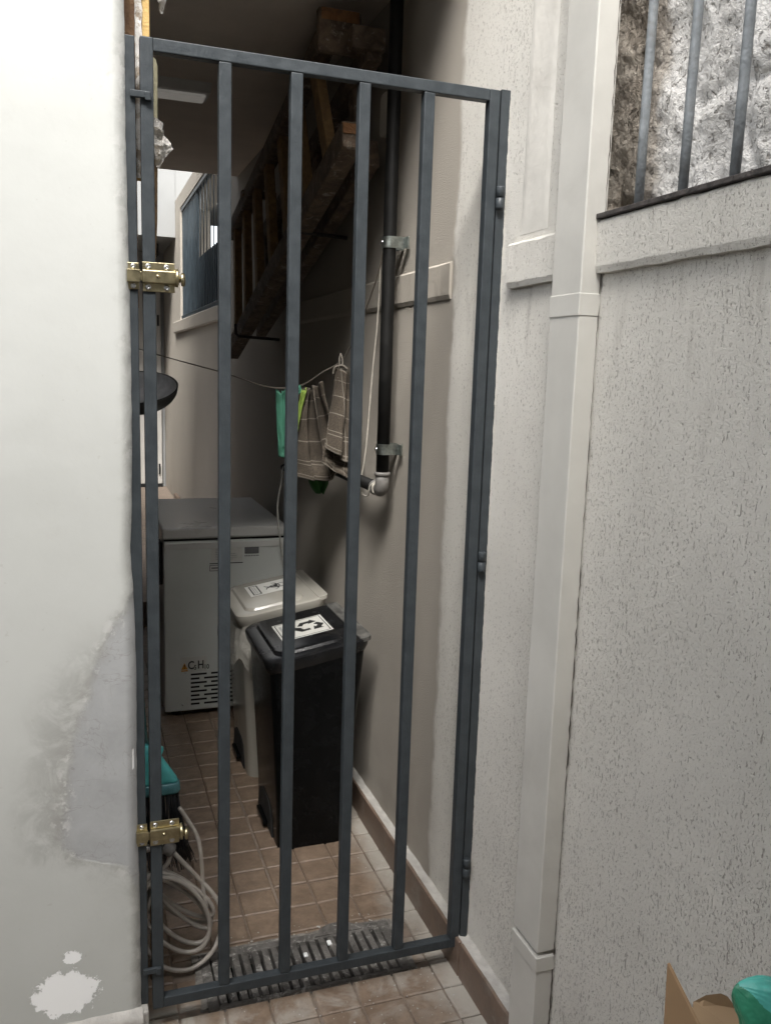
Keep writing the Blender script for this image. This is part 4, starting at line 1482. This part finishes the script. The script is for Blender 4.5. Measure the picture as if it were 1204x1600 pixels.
# bowl on the left wall
bo = thing('metal_bowl', 'black round bowl with grey inside hanging behind the latch side stile', 'bowl', (.05, 1.0, 1.45))
axis = Vector((-.10, -.36, .90))
prof_o, prof_i = [], []
for k in range(13):
    a = R(90*k/12)
    prof_o.append((.125*math.sin(a)**.9 if k else 0, -.074*math.cos(a)))
    prof_i.append((.120*math.sin(a)**.9 if k else 0, -.069*math.cos(a)))
b = B()
b.lathe(prof_o + [(.1265, .002), (.122, .002)], (.047, 1.0, 1.472), axis, 40)
b.build('shell', ['bowl_out'], bo)
b = B()
b.lathe(prof_i+[(.1205, .0015)], (.047, 1.0, 1.472), axis, 40)
b.build('inside', ['bowl_in'], bo)
b = B()
b.tube([(-.13, 1.0, 1.50), (-.10, 1.0, 1.49), (-.065, 1.0, 1.465)], .009, 10)
b.build('handle', ['bowl_out'], bo)
# broom
bm_ = thing('broom', 'teal broom with black bristles leaning behind the latch side of the gate', 'broom', (.06, .62, 0))
b = B()
b.tube([(.028, .60, .44), (.0, .62, .9), (-.04, .64, 1.38)], .011, 12)
b.build('handle', ['teal_clear'], bm_)
BY = .52
b = B()
ri = []
for z, xa, xb, d in ((.376, -.045, .112, .020), (.384, -.045, .110, .024), (.43, -.022, .082, .022), (.475, -.002, .056, .019), (.487, .002, .050, .016)):
    ri.append([Vector((u, BY+v, z)) for u, v in rrect(xa, xb, -d, d, d*.8, 4)])
loft(b, ri)
b.build('head', ['teal'], bm_)
b = B()
ri = []
for z, xa, xb, d in ((.345, -.05, .118, .026), (.352, -.052, .120, .028), (.372, -.050, .117, .026), (.3755, -.046, .113, .023)):
    ri.append([Vector((u, BY+v, z)) for u, v in rrect(xa, xb, -d, d, d*.8, 4)])
loft(b, ri)
b.build('collar', ['teal_clear'], bm_)
b = B()
b.prism([(.035, .505), (.075, .47), (.066, .446), (.028, .47)], lambda u, v, d: Vector((u, d, v)), BY+.002, BY+.020)
b.build('hook_tab', ['teal'], bm_)
b = B()
random.seed(5)
for k in range(330):
    x = random.uniform(-.045, .113)
    y = BY+random.uniform(-.021, .021)
    fx = (x-.035)*.42+random.uniform(-.012, .012)
    fy = random.uniform(-.03, .03)
    L = random.uniform(.20, .245)
    b.tube([(x, y, .35), (x+fx*.25, y+fy*.3, .35-L*.4), (x+fx*.75, y+fy*.8, .35-L*.8), (x+fx*1.2, y+fy, .35-L)], .0011, 4, smooth=True)
b.build('bristles', ['bristle'], bm_)
b = B()
b.box((-.13, BY-.03, .455), (.015, BY+.045, .47), .003)
tag(b.build('wall_rack', ['white_metal']), 'small rack on the left wall holding the teal broom', 'rack')
# tap and hose
tp_ = thing('wall_tap', 'small chrome tap with grey connector below the lower brass bolt', 'tap', (.0, .2, .34))
b = B()
b.tube([(-.13, .2, .362), (-.02, .2, .362), (.042, .2, .360)], .0095, 12)
b.lathe([(.0095, 0), (.0125, .002), (.0125, .012), (.0095, .014)], (.022, .2, .361), (1, 0, 0), 12)
b.build('spout', ['steel'], tp_)
b = B()
b.lathe([(.010, 0), (.0155, .003), (.0165, .010), (.0155, .020), (.017, .023), (.017, .029), (.011, .032)], (.042, .2, .362), (1, 0, -.75), 14)
b.build('connector', ['elbow'], tp_)
hs_ = []
def loop(cx, cz, a, bb, tilt, y, t0, t1, n=16):
    out = []
    for k in range(n+1):
        t = R(t0+(t1-t0)*k/n)
        u, v = a*math.cos(t), bb*math.sin(t)
        out.append((cx+u*math.cos(tilt)-v*math.sin(tilt), y+.018*math.sin(t*.5+cx*40), cz+u*math.sin(tilt)+v*math.cos(tilt)))
    return out
TI = R(-52)
pts = [(.068, .196, .342), (.09, .197, .312), (.13, .2, .258), (.168, .2, .205), (.187, .2, .16), (.190, .2, .115), (.165, .195, .05), (.11, .185, .018), (.05, .19, .028), (.01, .2, .07), (-.02, .205, .16), (-.012, .21, .26)]
pts += loop(.080, .205, .118, .045, TI+.1, .225, 150, -120, 12)
pts += loop(.074, .190, .128, .058, TI-.12, .195, 225, -135, 14)
pts += loop(.088, .214, .104, .036, TI+.16, .215, 215, -140, 14)
pts += loop(.070, .182, .126, .070, TI-.2, .178, 210, -150, 14)
pts += loop(.084, .200, .112, .030, TI+.04, .205, 210, -140, 14)
pts += [(.0, .19, .20), (.03, .195, .285), (.052, .197, .312), (.060, .197, .335)]
b = B()
b.tube(smooth_path(pts, 5), .0058, 10)
b.tube(smooth_path([(.083, .19, .463), (.10, .195, .43), (.128, .2, .37), (.138, .2, .30), (.142, .2, .22), (.150, .2, .17)], 6), .0055, 8)
tag(b.build('garden_hose', ['hose']), 'coiled pale grey garden hose hanging from the tap to the floor', 'hose')

# ------------------------------------------------------------------ open cardboard box and green bag, near right corner
cb = thing('cardboard_box', 'open brown cardboard box with raised flaps at the lower right corner', 'box', (.62, -1.2, .301))
tb = B()
tb.box((.50, -1.46, .0), (.775, -1.00, .30), .006)
tag(tb.build('wooden_crate', ['card']), 'plain crate under the open cardboard box', 'crate')
b = B()
for q in (((.55, -1.40, .301), (.554, -1.06, .635)), ((.75, -1.40, .301), (.754, -1.06, .635)), ((.5545, -1.064, .301), (.7495, -1.06, .635)), ((.5545, -1.40, .301), (.7495, -1.396, .635)), ((.5545, -1.3955, .301), (.7495, -1.0645, .306))):
    b.box(*q)
b.build('carton', ['card'], cb)
def flap(poly, th, mat, nm='flap'):
    P = [Vector(p) for p in poly]
    nrm = (P[1]-P[0]).cross(P[2]-P[0]).normalized()*th
    o = B()
    n = len(P)
    o._add(P+[p+nrm for p in P], [tuple(range(n)), tuple(range(2*n-1, n-1, -1))]+[(i, (i+1) % n, (i+1) % n+n, i+n) for i in range(n)])
    return o.build(nm, [mat], cb)
flap([(.55, -1.06, .6355), (.5498, -1.052, .826), (.551, -1.118, .785), (.551, -1.20, .731), (.551, -1.36, .6355)], .004, 'card')
flap([(.585, -1.062, .6358), (.645, -1.0, .710), (.664, -1.0, .715), (.689, -1.0, .712), (.702, -1.0, .704), (.72, -1.0, .681), (.749, -1.0, .648), (.748, -1.062, .6358)], .004, 'card_in')
b = B()
def bag(u, v):
    th = 2*math.pi*u
    ax = Vector((.560, -1.155, .868)).lerp(Vector((.66, -1.19, .79)), v)
    r = .043*math.sin(min(1, v*1.7)*math.pi/2)**.65+.0003
    r *= 1+.22*nz(math.cos(th)*1.4, math.sin(th)*1.4, v*3)-.14*abs(nz(math.cos(th)*3, math.sin(th)*3, v*7+4))
    return ax+Vector((.5, 0, .62)).normalized()*math.sin(th)*r+Vector((0, 1, 0))*math.cos(th)*r*.7
b.grid(bag, 130, 90)
gb = b.build('plastic_bag', ['green_bag', 'green_bag_shade'])
for p in gb.data.polygons:
    c = p.center-Vector((.560, -1.155, .868))
    if c.dot(Vector((.5, 0, .62)).normalized()) < .004+.006*nz(c.y*40, c.z*40, 2):
        p.material_index = 1  # shade on the lower side comes from the darker material
tag(gb, 'green plastic bag with lit top and shaded underside coloured in, beside the open cardboard box', 'bag')
